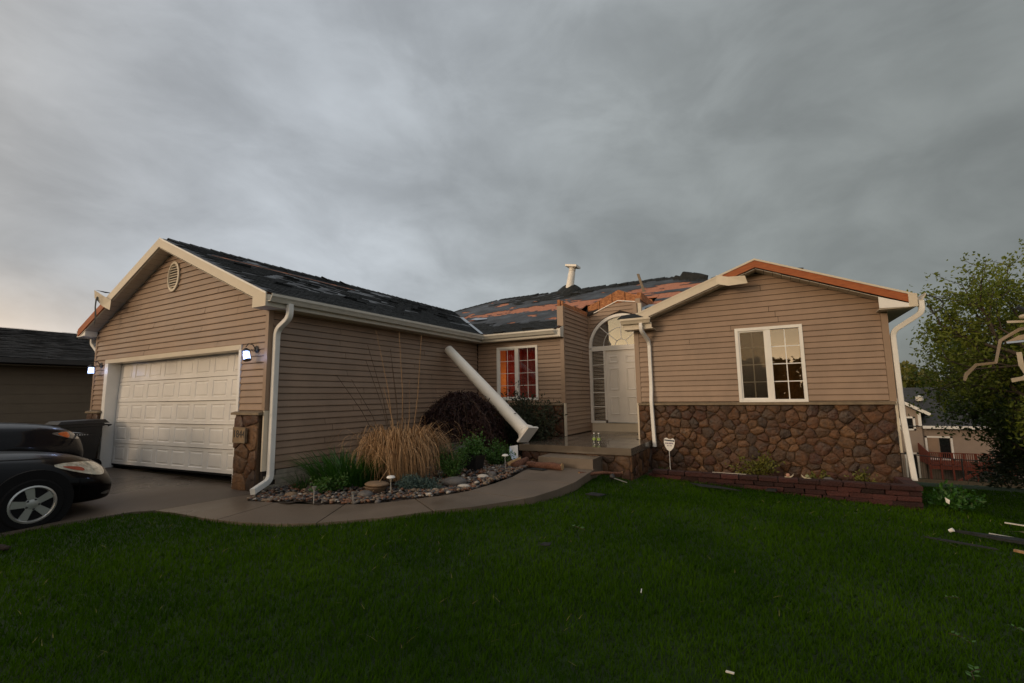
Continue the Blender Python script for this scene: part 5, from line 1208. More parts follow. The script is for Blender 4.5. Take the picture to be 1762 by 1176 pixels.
leafy('trailing_mat', 'flattened blue green mat of trailing plant at the walkway edge', -4.82, 5.58, .42, .27, .17, 3600, .06, 'blue_leaf', 24, aspect=.16)
t = thing('potted_plant', 'green leafy plant in a square black flowerpot', 'potted plant', (-4.85, 7.18, 0)); z0 = bz_(-4.85, 7.18)
m = MB(); rgs = []
for hw, q_ in ((.12, 0), (.155, .25), (.17, .25), (.17, .28), (.14, .28), (.135, .24)): rgs += [(-4.85 - hw, 7.18 - hw, z0 + q_), (-4.85 + hw, 7.18 - hw, z0 + q_), (-4.85 + hw, 7.18 + hw, z0 + q_), (-4.85 - hw, 7.18 + hw, z0 + q_)]
m.add(rgs, [(3, 2, 1, 0)] + [(r_ * 4 + i, r_ * 4 + (i + 1) % 4, r_ * 4 + 4 + (i + 1) % 4, r_ * 4 + 4 + i) for r_ in range(5) for i in range(4)] + [(20, 21, 22, 23)]).build('pot', 'black_plastic', t)
P = np.stack([-4.85 + nrg.normal(0, .12, 800), 7.18 + nrg.normal(0, .12, 800), z0 + .28 + np.abs(nrg.normal(0, .15, 800))], 1); stuffpart(leaves('leaves', P, nrg.uniform(.035, .065, 800), 'green_leaf', t, .6, dirs=np.array([0, 0, .6])))

# weeping maples
def weeping(name, label, x, y, h, rx, ry, n, m, seed):
    rr = random.Random(seed); z0 = bz_(x, y); t = thing(name, label, 'shrub', (x, y, z0)); tr = MB()
    tr.tube([(x, y, z0), (x + .05, y - .03, z0 + h * .35), (x - .03, y, z0 + h * .7), (x, y + .02, z0 + h * .92)], [.045, .04, .03, .015], 8); P = []; D = []
    for i in range(n):
        a = rr.uniform(0, 6.28); L = rr.uniform(.25, 1.0); top = h * rr.uniform(.70, 1.0) * (1 - .18 * L); pts = []
        for k in range(7):
            u_ = k / 6; rr_ = L * (1 - (1 - u_) ** 1.7) * (1 + .22 * math.sin(3 * a + seed) + .12 * math.sin(7 * a)); zz_ = top * (.78 + .22 * math.sin(min(1, u_ * 2.4) * math.pi / 2)) - (u_ ** 2.2) * top * rr.uniform(.5, .9) * L
            pts.append(Vector((x + rx * rr_ * math.cos(a + .15 * u_), y + ry * rr_ * math.sin(a + .15 * u_), max(z0 + .05, z0 + zz_))))
        if i % 3 == 0: tr.tube(pts, [.012, .01, .008, .006, .005, .004, .002], 4)
        for k in range(1, 6):
            for _ in range(6):
                p = pts[k].lerp(pts[k + 1], rr.random()); d = (pts[k + 1] - pts[k]).normalized(); P.append((p.x + rr.gauss(0, .03), p.y + rr.gauss(0, .03), p.z + rr.gauss(0, .03))); D.append((d.x * .6, d.y * .6, -.9))
    tr.build('branches', 'stem', t); stuffpart(leaves('leaves', np.array(P), nrg.uniform(.05, .11, len(P)), m, t, .26, dirs=np.array(D) * .9, spread=.6)); return t
weeping('weeping_maple', 'dark red weeping maple under the fallen porch column', -5.95, 8.35, 1.58, 1.08, .85, 640, 'red_leaf', 5)
t = leafy('dark_shrub', 'dark green feathery shrub in front of the red curtained window', -5.0, 9.5, .95, .60, 1.75, 5200, .10, 'dark_leaf', 60, 'shrub', aspect=.3)

# garden stake lights
def solar(label, x, y, hgt, capped=True, fallen=None):
    z0 = bz_(x, y); t = thing('stake_light', label, 'garden light', (x, y, z0), 'garden stake lights along the walkway')
    MB().tube([(x, y, z0 - .02), (x, y, z0 + hgt)], .008, 8).build('stake', 'alloy', t)
    if capped:
        MB().lathe([(.03, hgt), (.036, hgt + .05), (.0, hgt + .05)], (x, y, z0), n=16).build('lens', 'clear', t, smooth=40)
        MB().lathe([(.06, hgt + .048), (.062, hgt + .055), (.048, hgt + .075), (.0, hgt + .085)], (x, y, z0), n=18).build('cap', 'white', t, smooth=40)
    else: MB().lathe([(.018, hgt - .03), (.034, hgt + .01), (.0, hgt + .012)], (x, y, z0), n=14).build('broken_socket', 'alloy', t, smooth=40)
    return t
solar('silver stake light with round broken head nearest the downspout', -5.50, 4.30, .20, False)
solar('bare silver stake without a head left of the stone bowl', -5.05, 4.57, .13, False)
solar('stake light with white cap in front of the dry grass', -4.83, 5.05, .21)
solar('stake light with white cap near the porch step', -4.22, 7.25, .21)
t = thing('fallen_stake_light', 'stake light lying on the lawn right of the walkway', 'garden light', (-2.46, 8.0, gz1(-2.46, 8.0)))
zb = gz1(-2.46, 8.0) + .035; MB().tube([(-2.50, 8.05, zb + .02), (-2.22, 7.85, zb)], .008, 6).build('stake', 'alloy', t); MB().lathe([(.02, 0), (.05, .03), (.055, .06), (.04, .08), (.0, .085)], (-2.50, 8.05, zb + .02), (-.6, .4, .3), 14).build('head', 'dark_iron', t, smooth=40)

# logs, bark chunks and a dark shingle round the step
def log(name, label, a, b, r0, r1, seed=1, m='pine_bark'):
    a, b = Vector(a), Vector(b); t = thing(name, label, 'log', a); n = 14; mb = MB(); path = [a.lerp(b, i / 8) + Vector((0, 0, .008 * math.sin(i * 1.3 + seed))) for i in range(9)]
    mb.tube(path, [r0 + (r1 - r0) * i / 8 for i in range(9)], 16, cap=False); me_ = mb.build('bark', m, t, smooth=True)
    for v in me_.data.vertices: v.co += Vector((mnoise.noise(v.co * 22), mnoise.noise(v.co * 22 + Vector((9, 0, 0))), mnoise.noise(v.co * 22 + Vector((0, 9, 0))))) * .009
    d = (b - a).normalized()
    for p, q_, r_ in ((a, -d, r0), (b, d, r1)): MB().lathe([(r_ * .97, -.012), (r_ * .96, 0), (.0, .002)], p, q_, 16).build('cut_end', 'cut_wood', t)
    return t
zw = float(walkz(7.9))
log('log', 'short reddish barked log lying against the porch step', (-4.06, 7.80, zw + .055), (-3.34, 7.76, zw + .055), .058, .062, 1)
log('branch', 'thin bare branch on the lawn edge right of the step', (-2.98, 7.62, zw - .02), (-2.42, 8.3, .02), .03, .024, 2)
t = thing('broken_stump', 'splintered brown stump piece at the corner of bed and step', 'stump', (-4.12, 7.7, zw))
log_b = MB().tube([(-4.20, 7.52, zw + .03), (-4.15, 7.66, zw + .08), (-4.08, 7.84, zw + .15)], [.085, .075, .04], 10); log_b.build('bark', 'pine_bark', t, smooth=True)
MB().obox((-4.30, 7.74, zw + .09), (.11, .05, .05), (-.03, .06, .0), (-.01, 0, .04)).build('splinter', 'cut_wood', t)
tag(MB().hexa([(-3.93, 7.60, zw + .004), (-3.63, 7.57, zw + .004), (-3.60, 7.70, zw + .004), (-3.90, 7.73, zw + .004), (-3.92, 7.605, zw + .014), (-3.635, 7.575, zw + .014), (-3.605, 7.695, zw + .014), (-3.895, 7.725, zw + .016)]).build('loose_shingle', 'shingle'), 'rectangular dark shingle lying on the walkway by the step', 'shingle', 'blown off shingles')
tag(MB().add([(-4.72, 8.40, .12), (-4.64, 8.50, .10), (-4.66, 8.53, .40), (-4.80, 8.44, .38), (-4.78, 8.38, .2)], [(0, 1, 2, 3, 4)]).add([(-4.72, 8.404, .12), (-4.64, 8.504, .10), (-4.66, 8.534, .40), (-4.80, 8.444, .38), (-4.78, 8.384, .2)], [(4, 3, 2, 1, 0)]).build('bent_metal_sheet', 'metal', recalc=False), 'bent pale metal sheet leaning on the left porch corner', 'metal sheet')
# bottles on the porch
for x, y, lb in ((-3.26, 9.25, 'clear plastic water bottle on the wet porch, left of the pair'), (-3.15, 9.22, 'clear plastic water bottle on the wet porch, right of the pair')):
    t = thing('water_bottle', lb, 'bottle', (x, y, .421), 'water bottles on the porch')
    MB().lathe([(.0, 0), (.032, .002), (.034, .02), (.034, .13), (.028, .155), (.013, .18), (.013, .195), (0, .195)], (x, y, .422), n=18).build('bottle_body', 'clear', t, smooth=40)
    MB().lathe([(.0345, .06), (.0352, .062), (.0352, .105), (.0345, .107)], (x, y, .422), n=18).build('bottle_label', 'label_green', t) if 'label_green' in MATS else (mat('label_green', (.30, .42, .10), .5, .1), MB().lathe([(.0345, .06), (.0352, .062), (.0352, .105), (.0345, .107)], (x, y, .422), n=18).build('bottle_label', 'label_green', t))
    MB().lathe([(.0, .19), (.016, .19), (.016, .21), (0, .211)], (x, y, .422), n=14).build('bottle_cap', 'white', t)
tag(MB().hexa([(-2.98, 11.6, .4215), (-2.7, 11.55, .4215), (-2.68, 11.75, .4215), (-2.95, 11.82, .4215), (-2.97, 11.61, .43), (-2.71, 11.56, .435), (-2.69, 11.74, .43), (-2.94, 11.81, .43)]).build('loose_shingle', 'shingle'), 'small dark shingle scrap on the porch by the door', 'shingle', 'blown off shingles')

# yard sign on a stake
sx0, sy0 = -1.84, 9.62
t = thing('yard_sign', 'small white shield shaped security sign on a stake in the planter', 'sign', (sx0, sy0, -.18))
sh = [(-.10, .10), (-.085, .125), (-.04, .13), (-.02, .112), (.03, .105), (.055, .12), (.09, .112), (.102, .085), (.10, .02), (.075, -.06), (.02, -.12), (-.01, -.13), (-.05, -.10), (-.085, -.04), (-.103, .04)]
MB().prism([(sx0 + a_, sy0, .41 + b_) for a_, b_ in sh], (0, .008, 0)).build('shield', 'white', t)
SOIL = -.18
mat('sign_navy', (.02, .035, .07), .5, 0); mat('sign_violet', (.10, .06, .16), .5, 0)
MB().hexa([(sx0 - .092, sy0 - .002, .41 + .075), (sx0 + .095, sy0 - .002, .41 + .055), (sx0 + .095, sy0 - .0005, .41 + .055), (sx0 - .092, sy0 - .0005, .41 + .075), (sx0 - .092, sy0 - .002, .41 + .098), (sx0 + .095, sy0 - .002, .41 + .082), (sx0 + .095, sy0 - .0005, .41 + .082), (sx0 - .092, sy0 - .0005, .41 + .098)]).build('printed_band', 'sign_navy', t)
m = MB()
for i, wd in enumerate((.014, .02, .012, .018, .02, .014, .017)): m.box(sx0 - .075 + i * .022, sy0 - .003, .41 + .008 + (.004 if i % 2 else 0), sx0 - .075 + i * .022 + wd * .8, sy0 - .001, .41 + .036)
for i, wd in enumerate((.02, .012, .02, .016)): m.box(sx0 - .045 + i * .024, sy0 - .003, .41 - .03, sx0 - .045 + i * .024 + wd * .8, sy0 - .001, .41 - .016)
m.build('printed_marks', 'sign_violet', t)
MB().tube([(sx0 - .01, sy0 + .012, -.15), (sx0 - .012, sy0 + .012, .36)], .007, 6).build('stake', 'white', t)

# two snail ornaments on the planter wall
def snail(label, x, face, shell, k=.68):
    t = thing('snail_ornament', label, 'garden ornament', (x, 9.27, -.03), 'snail ornaments on the planter wall'); z0 = -.030; f = face
    q = lambda a_, b_, c_=0: (x + a_ * k * f, 9.27 + c_ * k, z0 + b_ * k)
    MB().tube([q(-.085, .008), q(-.03, .014), q(.05, .016), q(.085, .035), q(.11, .075)], [.006 * k, .018 * k, .02 * k, .017 * k, .012 * k], 10).build('body', 'snail_body', t, smooth=True)
    MB().lathe([(.0, -.028 * k), (.03 * k, -.024 * k), (.046 * k, -.01 * k), (.046 * k, .01 * k), (.03 * k, .024 * k), (.0, .028 * k)], q(-.005, .055), (0, 1, 0), 20).build('shell', shell, t, smooth=True)
    for d in (-.01, .01): MB().tube([q(.11, .08, d), q(.122, .105, d * 1.6)], .003 * k, 5).build('eye_stalk', 'snail_body', t)
snail('cream snail ornament with pinkish shell facing right on the planter wall', .14, 1, 'snail_pink')
snail('cream snail ornament with greenish shell facing left on the planter wall', .41, -1, 'snail_green')
# planter plants
leafy('yellow_shrub', 'yellow green shrub in the planter under the wing window', -.35, 9.75, .42, .22, .58, 900, .06, 'yellow_leaf', 20, 'shrub', -.18)
leafy('planter_perennial', 'yellow green sprigs right of the snail ornaments', .62, 9.68, .18, .12, .28, 200, .055, 'yellow_leaf', 8, z=-.18)
leafy('rust_perennial', 'rust and yellow sprigs near the right end of the planter', 1.22, 9.66, .22, .14, .36, 260, .055, 'yellow_leaf', 10, z=-.18)
leafy('small_perennial', 'small green tuft at the left end of the planter', -1.95, 9.6, .18, .12, .16, 160, .045, 'green_leaf', 8, z=-.18)
leafy('corner_weeds', 'leafy weeds growing at the right corner of the planter wall', 2.35, 9.75, .30, .35, .42, 700, .09, 'lily_leaf', 14, z=gz1(2.35, 9.75) - .03)
tag(MB().bar((-1.05, 9.30, -.022), (-.50, 9.29, -.024), (0, .008, 0), (0, 0, .003)).build('trim_strip', 'gutter_white'), 'white trim strip lying on the planter wall', 'debris')
tag(MB().ball((.72, 9.45, -.10), .10, .06, .09, 12, 8, jit=.08).build('planter_rock', 'rock_grey', smooth=True), 'dark grey rock among the planter sprigs', 'rock')

# storm debris on the lawn
def scrap(label, x, y, pts, m, h=.012, z=.02, name='loose_shingle', cat='shingle', group='blown off shingles'):
    P = [(x + a_, y + b_, gz1(x + a_, y + b_) + z + .008 * math.sin(9 * a_ + 5 * b_)) for a_, b_ in pts]
    return tag(MB().prism(P, (0, 0, h)).build(name, m), label, cat, group)
scrap('square dark shingle scrap on the lawn beside the walkway', -2.35, 6.62, [(-.13, -.05), (.1, -.08), (.15, .06), (-.08, .1)], 'shingle')
scrap('tiny dark shingle scrap in the middle of the lawn', -2.05, 4.3, [(-.05, -.03), (.05, -.02), (.04, .04), (-.04, .03)], 'shingle')
scrap('long dark shingle strip on the lawn in front of the planter wall', -1.0, 8.75, [(-.38, .12), (-.2, -.06), (.15, -.10), (.45, -.02), (.1, .06)], 'shingle')
scrap('small dark shingle piece against the planter wall', -.12, 9.06, [(-.09, -.04), (.06, -.05), (.08, .05), (-.05, .05)], 'shingle', .03)
scrap('narrow dark shingle strip at the right edge of the lawn', 1.62, 6.9, [(-.25, .07), (-.1, .0), (.3, -.13), (.29, -.09), (-.05, .04)], 'shingle')
scrap('largest dark shingle sheet at the right edge of the lawn', 2.2, 7.35, [(-.42, .2), (-.05, .02), (.25, -.1), (.42, -.06), (.4, .08), (.1, .14)], 'shingle', .03)
tag(MB().bar((2.12, 7.70, gz1(2.12, 7.7) + .03), (3.3, 7.2, gz1(3.3, 7.2) + .03), (.006, .014, 0), (0, 0, .005)).build('trim_strip', 'gutter_white'), 'long white trim strip on the grass at the far right', 'debris')
tag(MB().bar((2.62, 8.9, gz1(2.62, 8.9) + .03), (3.4, 8.6, gz1(3.4, 8.6) + .05), (.006, .016, 0), (0, 0, .006)).build('trim_strip', 'gutter_white'), 'short white trim strip farther back at the right edge', 'debris')
tag(MB().add([(2.35, 8.05, gz1(2.35, 8.05) + .02), (2.5, 7.98, gz1(2.5, 8) + .07), (2.68, 7.95, gz1(2.6, 8) + .02), (2.5, 8.1, gz1(2.5, 8) + .03)], [(0, 1, 3), (1, 2, 3)]).build('crumpled_scrap', 'white'), 'crumpled white scrap above the long white strip', 'debris')
tag(MB().bar((2.05, 6.82, gz1(2.05, 6.8) + .04), (2.6, 6.55, gz1(2.6, 6.5) + .04), (.01, .02, 0), (0, 0, .01)).build('wood_splinter', 'straw'), 'yellow wood splinter at the right edge of the lawn', 'debris')
tag(MB().lathe([(.0, 0), (.018, 0), (.022, .045), (.0, .045)], (1.72, 7.5, gz1(1.72, 7.5) + .03), (.6, -.3, .4), 12).build('paper_cup', 'white'), 'small white cup lying on the grass near the planter corner', 'cup')
tag(MB().add([(2.11, 9.22, gz1(2.1, 9.2) + .20), (2.16, 9.21, gz1(2.1, 9.2) + .17), (2.15, 9.21, gz1(2.1, 9.2) + .11), (2.12, 9.23, gz1(2.1, 9.2) + .13)], [(0, 1, 2, 3)]).build('paper_scrap', 'white'), 'white scrap caught at the planter wall corner', 'debris')
tag(MB().bar((-1.0, 3.82, gz1(-1, 3.85) + .03), (-.985, 3.74, gz1(-1, 3.7) + .04), (.003, 0, 0), (0, 0, .003)).build('white_splinter', 'white'), 'thin white splinter standing in the middle of the grass', 'debris')
scrap('flat white scrap in the grass near the camera', -.32, 3.05, [(-.022, -.006), (.022, -.009), (.024, .004), (-.018, .007)], 'gutter_white', .006, .03, 'paper_scrap', 'debris', None)
for i, (x, y) in enumerate(((1.1, 4.95), (1.35, 4.55), (.95, 4.2), (.9, 3.75), (-1.95, 4.95))):
    lb = ['pale leaf sprig on the grass, farthest from the camera', 'pale leaf sprig on the grass nearest the right edge', 'pale leaf sprig on the grass, third from the planter', 'pale leaf sprig on the grass nearest the camera', 'pale leaf sprig on the grass left of the lawn middle'][i]
    z0 = gz1(x, y) + .03; t = thing('leaf_sprig', lb, 'leaves', (x, y, z0), 'torn leaf sprigs on the lawn'); MB().tube([(x - .08, y, z0), (x, y + .02, z0 + .012), (x + .09, y - .01, z0 + .005)], .0025, 5).build('twig', 'stem', t)
    for q_ in range(7):
        a_ = rng.uniform(-2.6, 2.6); c0 = Vector((x - .07 + q_ * .025, y + .01, z0 + .01)); d = Vector((math.cos(a_), math.sin(a_), .25)) * .04; s2 = Vector((-math.sin(a_), math.cos(a_), 0)) * .012
        MB().add([c0, c0 + d * .5 + s2, c0 + d, c0 + d * .5 - s2], [(0, 1, 2, 3)]).build('leaf', 'green_leaf', t, recalc=False)
    t.rotation_euler = (0, 0, (.4, 2.1, -.9, 1.2, 2.8)[i]); t.scale = (.6 + .1 * i,) * 3
m = MB()
for i in range(9): m.ball((-7.05 + rng.uniform(-.16, .16), 1.75 + rng.uniform(-.08, .08), gz1(-7.05, 1.75) + .01), .04, .035, .022, 8, 5, jit=.25)
tag(m.build('earth_clod', 'soil', smooth=True), 'dark clods of earth on the grass beside the driveway', 'earth')

nb2 = 900; bx2 = nrg.uniform(-8, 6, nb2 * 3); by2 = nrg.uniform(.6, 12, nb2 * 3); k = inpoly(bx2, by2, LAWN); bx2, by2 = bx2[k][:nb2], by2[k][:nb2]
wgt = np.array([fbm(p, q_, .5, 8) for p, q_ in zip(bx2, by2)]); k = wgt > -.05; bx2, by2 = bx2[k], by2[k]
mat('thatch', (.16, .12, .04), .9, .4, 9, col2=(.10, .12, .02))
d2 = np.hypot(bx2, by2)
tag(blades('dry_grass_bits', np.stack([bx2, by2, gz(bx2, by2) - .01], 1), nrg.uniform(0, 6.28, len(bx2)), nrg.uniform(.03, .07, len(bx2)), nrg.uniform(.9, 1.3, len(bx2)), nrg.uniform(0, .3, len(bx2)), .003 + d2 * .0006, 'thatch', 2), 'scattered dry grass clippings lying in the lawn', 'grass', kind='stuff')
# ------------------------------------------------------------------ neighbouring house on the left
mat('nb_wall', (.165, .125, .085), .8, .1, 1.5, bump=.05, bs=30)
mat('nb_roof', (.030, .030, .031), .85, .45, 7, bump=.7, bs=40, col2=(.055, .054, .054))
mat('bh_wall', (.30, .235, .19), .6, .06, 2); mat('bh_roof', (.035, .037, .04), .85, .3, 4, bump=.5, bs=15)
mat('deck_red', (.15, .028, .012), .75, .3, 6); mat('fence_dark', (.02, .018, .016), .7, .1)
mat('far_leaf', (.055, .075, .012), .6, .5, .22, col2=(.14, .135, .02), trans=.2)
mat('tree_leaf', (.10, .135, .014), .6, .4, 1.6, col2=(.22, .26, .03), trans=.45)
mat('tree_leaf_dark', (.04, .07, .012), .55, .4, 1.6, col2=(.08, .12, .018), trans=.35)
mat('evergreen', (.016, .030, .010), .7, .4, 3, col2=(.032, .052, .016))
nb = thing('neighbour_house', 'brown neighbouring house with dark shingle roof at the left edge', 'house', (-20, 2, -.2))
NX = -18.0
MB().box(NX - 9.0, -14, -1.0, NX, 15, 2.54).build('wall', 'nb_wall', nb)
for i in range(9): zz = .1 + i * .26; MB().box(NX, -13.95, zz, NX + .012, 14.95, zz + .25).build('siding_course', 'nb_wall', nb)
sln = .27; RX = NX - 4.5; ez = 2.62
def nrz(x): return ez + sln * ((NX + .45) - x) if x > RX else ez + sln * ((NX + .45) - RX) - sln * (RX - x)
rf = MB().prism([(NX + .45, -14.4, ez), (RX, -14.4, nrz(RX)), (NX - 9.45, -14.4, nrz(NX - 9.45)), (NX - 9.45, -14.4, nrz(NX - 9.45) - .12), (RX, -14.4, nrz(RX) - .12), (NX + .45, -14.4, ez - .12)], (0, 29.8, 0)).build('roof', 'nb_roof', nb)
m = MB(); sdir = Vector((-1, 0, sln)).normalized(); nn = Vector((sln, 0, 1)).normalized()
for j in range(36):
    a = -14.4 + (.16 if j % 2 else 0)
    while a < 15.2:
        p = Vector((NX + .45, a, ez)) + sdir * (j * .145); q_ = p + sdir * .16; w_ = .32; h = .014 + rng.uniform(0, .012)
        m.add([p + nn * h, p + Vector((0, w_, 0)) + nn * h, q_ + Vector((0, w_, 0)) + nn * .002, q_ + nn * .002], [(0, 1, 2, 3)]); a += .325
stuffpart(m.build('shingles', 'nb_roof', rf, recalc=False))
MB().box(NX + .0, -14.4, ez - .20, NX + .44, 15.4, ez - .18).build('soffit', 'nb_wall', nb)
mat('nb_gutter', (.045, .042, .04), .4, .1)
MB().box(NX + .45, -14.4, ez - .14, NX + .56, 15.4, ez - .01).build('gutter', 'nb_gutter', nb)

# ------------------------------------------------------------------ house down the slope on the right
BY = 52.0; K = BY / 30.0                                  # positions seen at 30 m scaled out to where the house stands
def bp(x, z): return x * K, 1.4 + (z - 1.4) * K
bh = thing('back_house', 'tan two level house with red deck down the slope behind the wing', 'house', (10, BY, -6))
X0, ZE = bp(6.35, -.33); zg = -6.6
x0, _ = bp(4.6, 0); x1, _ = bp(10.5, 0)
MB().box(x0, BY, zg, x1, BY + 9, ZE).build('wall', 'bh_wall', bh)
_, zr = bp(0, .98)
MB().prism([(x0 - .5, BY - .5, ZE - .05), (x0 - .5, BY + 4.5, zr + 1.0), (x0 - .5, BY + 9.5, ZE - .05)], (x1 - x0 + 1, 0, 0)).build('roof', 'bh_roof', bh)
MB().box(X0 - .1, BY - .62, ZE - .2, x1 + .5, BY - .5, ZE + .03).build('gutter', 'white', bh)
gx0, gx1 = bp(4.9, 0)[0], bp(6.28, 0)[0]; gzz = bp(0, .30)[1]; gpk = (gx0 + gx1) / 2 - .6
MB().prism([(gx0, BY - .35, zg), (gx1, BY - .35, zg), (gx1, BY - .35, gzz), (gpk, BY - .35, gzz + 1.15), (gx0, BY - .35, gzz)], (0, 3.5, 0)).build('gable_wall', 'bh_wall', bh)
MB().prism([(gpk, BY - .7, gzz + 1.42), (gx1 + .55, BY - .7, gzz - .02), (gx1 + .55, BY - .7, gzz - .28), (gpk, BY - .7, gzz + 1.16)], (0, 4.5, 0)).build('gable_roof', 'bh_roof', bh)
MB().prism([(gpk, BY - .75, gzz + 1.44), (gx1 + .6, BY - .75, gzz), (gx1 + .6, BY - .75, gzz - .28), (gpk, BY - .75, gzz + 1.16)], (0, .05, 0)).build('rake_board', 'white', bh)
MB().box(gx1 - .2, BY - .40, ZE - .1, gx1 + .02, BY - .352, gzz).build('corner_board', 'white', bh)
mat('dark_pane', (.012, .013, .014), .08, .2, 2); mat('blind_pane', (.28, .19, .13), .5, .15, 1)
def bwin(xa, xb, za, zb, y, panes, name='window'):
    f = MB(); t_ = .14
    for a_, b_, c, d in ((xa, xb, za, za + t_), (xa, xb, zb - t_, zb), (xa, xa + t_, za, zb), (xb - t_, xb, za, zb)): f.box(a_, y - .05, c, b_, y, d)
    w_ = f.build(name, 'white', bh)
    for i, mm in enumerate(panes):
        a_ = xa + t_ + (xb - xa - 2 * t_) * i / len(panes); b_ = xa + t_ + (xb - xa - 2 * t_) * (i + 1) / len(panes); MB().box(a_ + .04, y - .03, za + t_, b_ - .04, y - .01, zb - t_).build('pane', mm, w_)
bwin(bp(5.4, 0)[0], bp(6.05, 0)[0], bp(0, -.55)[1], bp(0, .12)[1], BY - .355, ['dark_pane'])
bwin(bp(6.38, 0)[0], bp(7.40, 0)[0], bp(0, -1.95)[1], bp(0, -.82)[1], BY - .005, ['blind_pane', 'dark_pane'], 'patio_door')
bwin(bp(5.5, 0)[0], bp(6.05, 0)[0], zg + .2, bp(0, -1.62)[1], BY - .355, ['dark_pane'], 'lower_door')
for (xv, yv) in ((x0 + 3.6, BY + 2.6), (x0 + 6.0, BY + 2.6)): MB().lathe([(.28, 0), (.28, .35), (.34, .36), (.0, .5)], (xv, yv, ZE + (zr + 1.05 - ZE) * 3.1 / 5), n=12).build('roof_vent', 'gutter_white', bh)
dk = thing('deck', '', '', (10, BY - 2, -5)); dk.parent = bh; dk.matrix_parent_inverse = Matrix.Translation(-ORG['back_house'])
for kk in ('label', 'category', 'kind'): del dk[kk]
dx0, dx1 = bp(6.05, 0)[0], bp(9.2, 0)[0]; dz = bp(0, -1.98)[1]
for i in range(12): MB().box(dx0, BY - 3.3 + i * .275, dz - .04, dx1, BY - 3.3 + i * .275 + .26, dz).build('deck_board', 'deck_red', dk)
for i in range(9): xx_ = dx0 + (dx1 - dx0) * i / 8; MB().box(xx_ - .06, BY - 3.4, zg, xx_ + .06, BY - 3.28, dz + 1.0).build('post', 'deck_red', dk)
MB().box(dx0, BY - 3.42, dz + .95, dx1, BY - 3.26, dz + 1.0).build('rail', 'deck_red', dk); MB().box(dx0, BY - 3.40, dz + .08, dx1, BY - 3.28, dz + .14).build('rail', 'deck_red', dk); MB().box(dx0, BY - 3.36, dz - .3, dx1, BY - 3.3, dz - .05).build('skirt_board', 'deck_red', dk)
for i in range(44): xx_ = dx0 + (dx1 - dx0) * (i + .5) / 44; MB().box(xx_ - .025, BY - 3.36, dz + .14, xx_ + .025, BY - 3.31, dz + .95).build('baluster', 'deck_red', dk)
MB().hexa([(dx0 + .0, BY - 3.25, dz), (dx0 + .06, BY - 3.25, dz), (dx0 + .06, BY, dz), (dx0, BY, dz), (dx0, BY - 3.25, dz + .95), (dx0 + .06, BY - 3.25, dz + .95), (dx0 + .06, BY, dz + 1.5), (dx0, BY, dz + 1.5)]).build('privacy_screen', 'deck_red', dk)
MB().bar((dx0 + 3.2, BY - 3.5, dz), (dx0 + .4, BY - 4.2, zg + .4), (0, .12, 0), (0, 0, .12)).build('stair_stringer', 'deck_red', dk)
# chain fence in the back yard
fe = thing('yard_fence', 'dark wire fence crossing the lower back yard', 'fence', (9, 33, -3.4)); fy = 33.0
for i in range(8):
    xx_ = 3.2 + i * 2.6; zb_ = gz1(xx_, fy); MB().tube([(xx_, fy, zb_ - .1), (xx_, fy, zb_ + 1.28)], .035, 6).build('post', 'fence_dark', fe)
MB().tube([(3.2, fy, gz1(3.2, fy) + 1.22), (8.4, fy, gz1(8.4, fy) + 1.22), (21.4, fy, gz1(21.4, fy) + 1.22)], .025, 6).build('rail', 'fence_dark', fe)
m = MB()
for i in range(180): xx_ = 3.2 + i * .1; zb_ = gz1(xx_, fy); m.add([(xx_, fy, zb_), (xx_ + .012, fy, zb_), (xx_ + .012, fy, zb_ + 1.2), (xx_, fy, zb_ + 1.2)], [(0, 1, 2, 3)])
stuffpart(m.build('wire_mesh', 'fence_dark', fe, recalc=False))
tag(MB().hexa([(5.6, 30.5, gz1(5.6, 30.5) - .1), (10.6, 27.5, gz1(10.6, 27.5) - .1), (10.8, 27.8, gz1(10.8, 27.8) - .1), (5.8, 30.8, gz1(5.8, 30.8) - .1), (5.6, 30.5, gz1(5.6, 30.5) + .15), (10.6, 27.5, gz1(10.6, 27.5) + .12), (10.8, 27.8, gz1(10.8, 27.8) + .12), (5.8, 30.8, gz1(5.8, 30.8) + .15)]).build('timber_edging', 'ledge'), 'long pale timber edging across the lower back yard', 'timber')

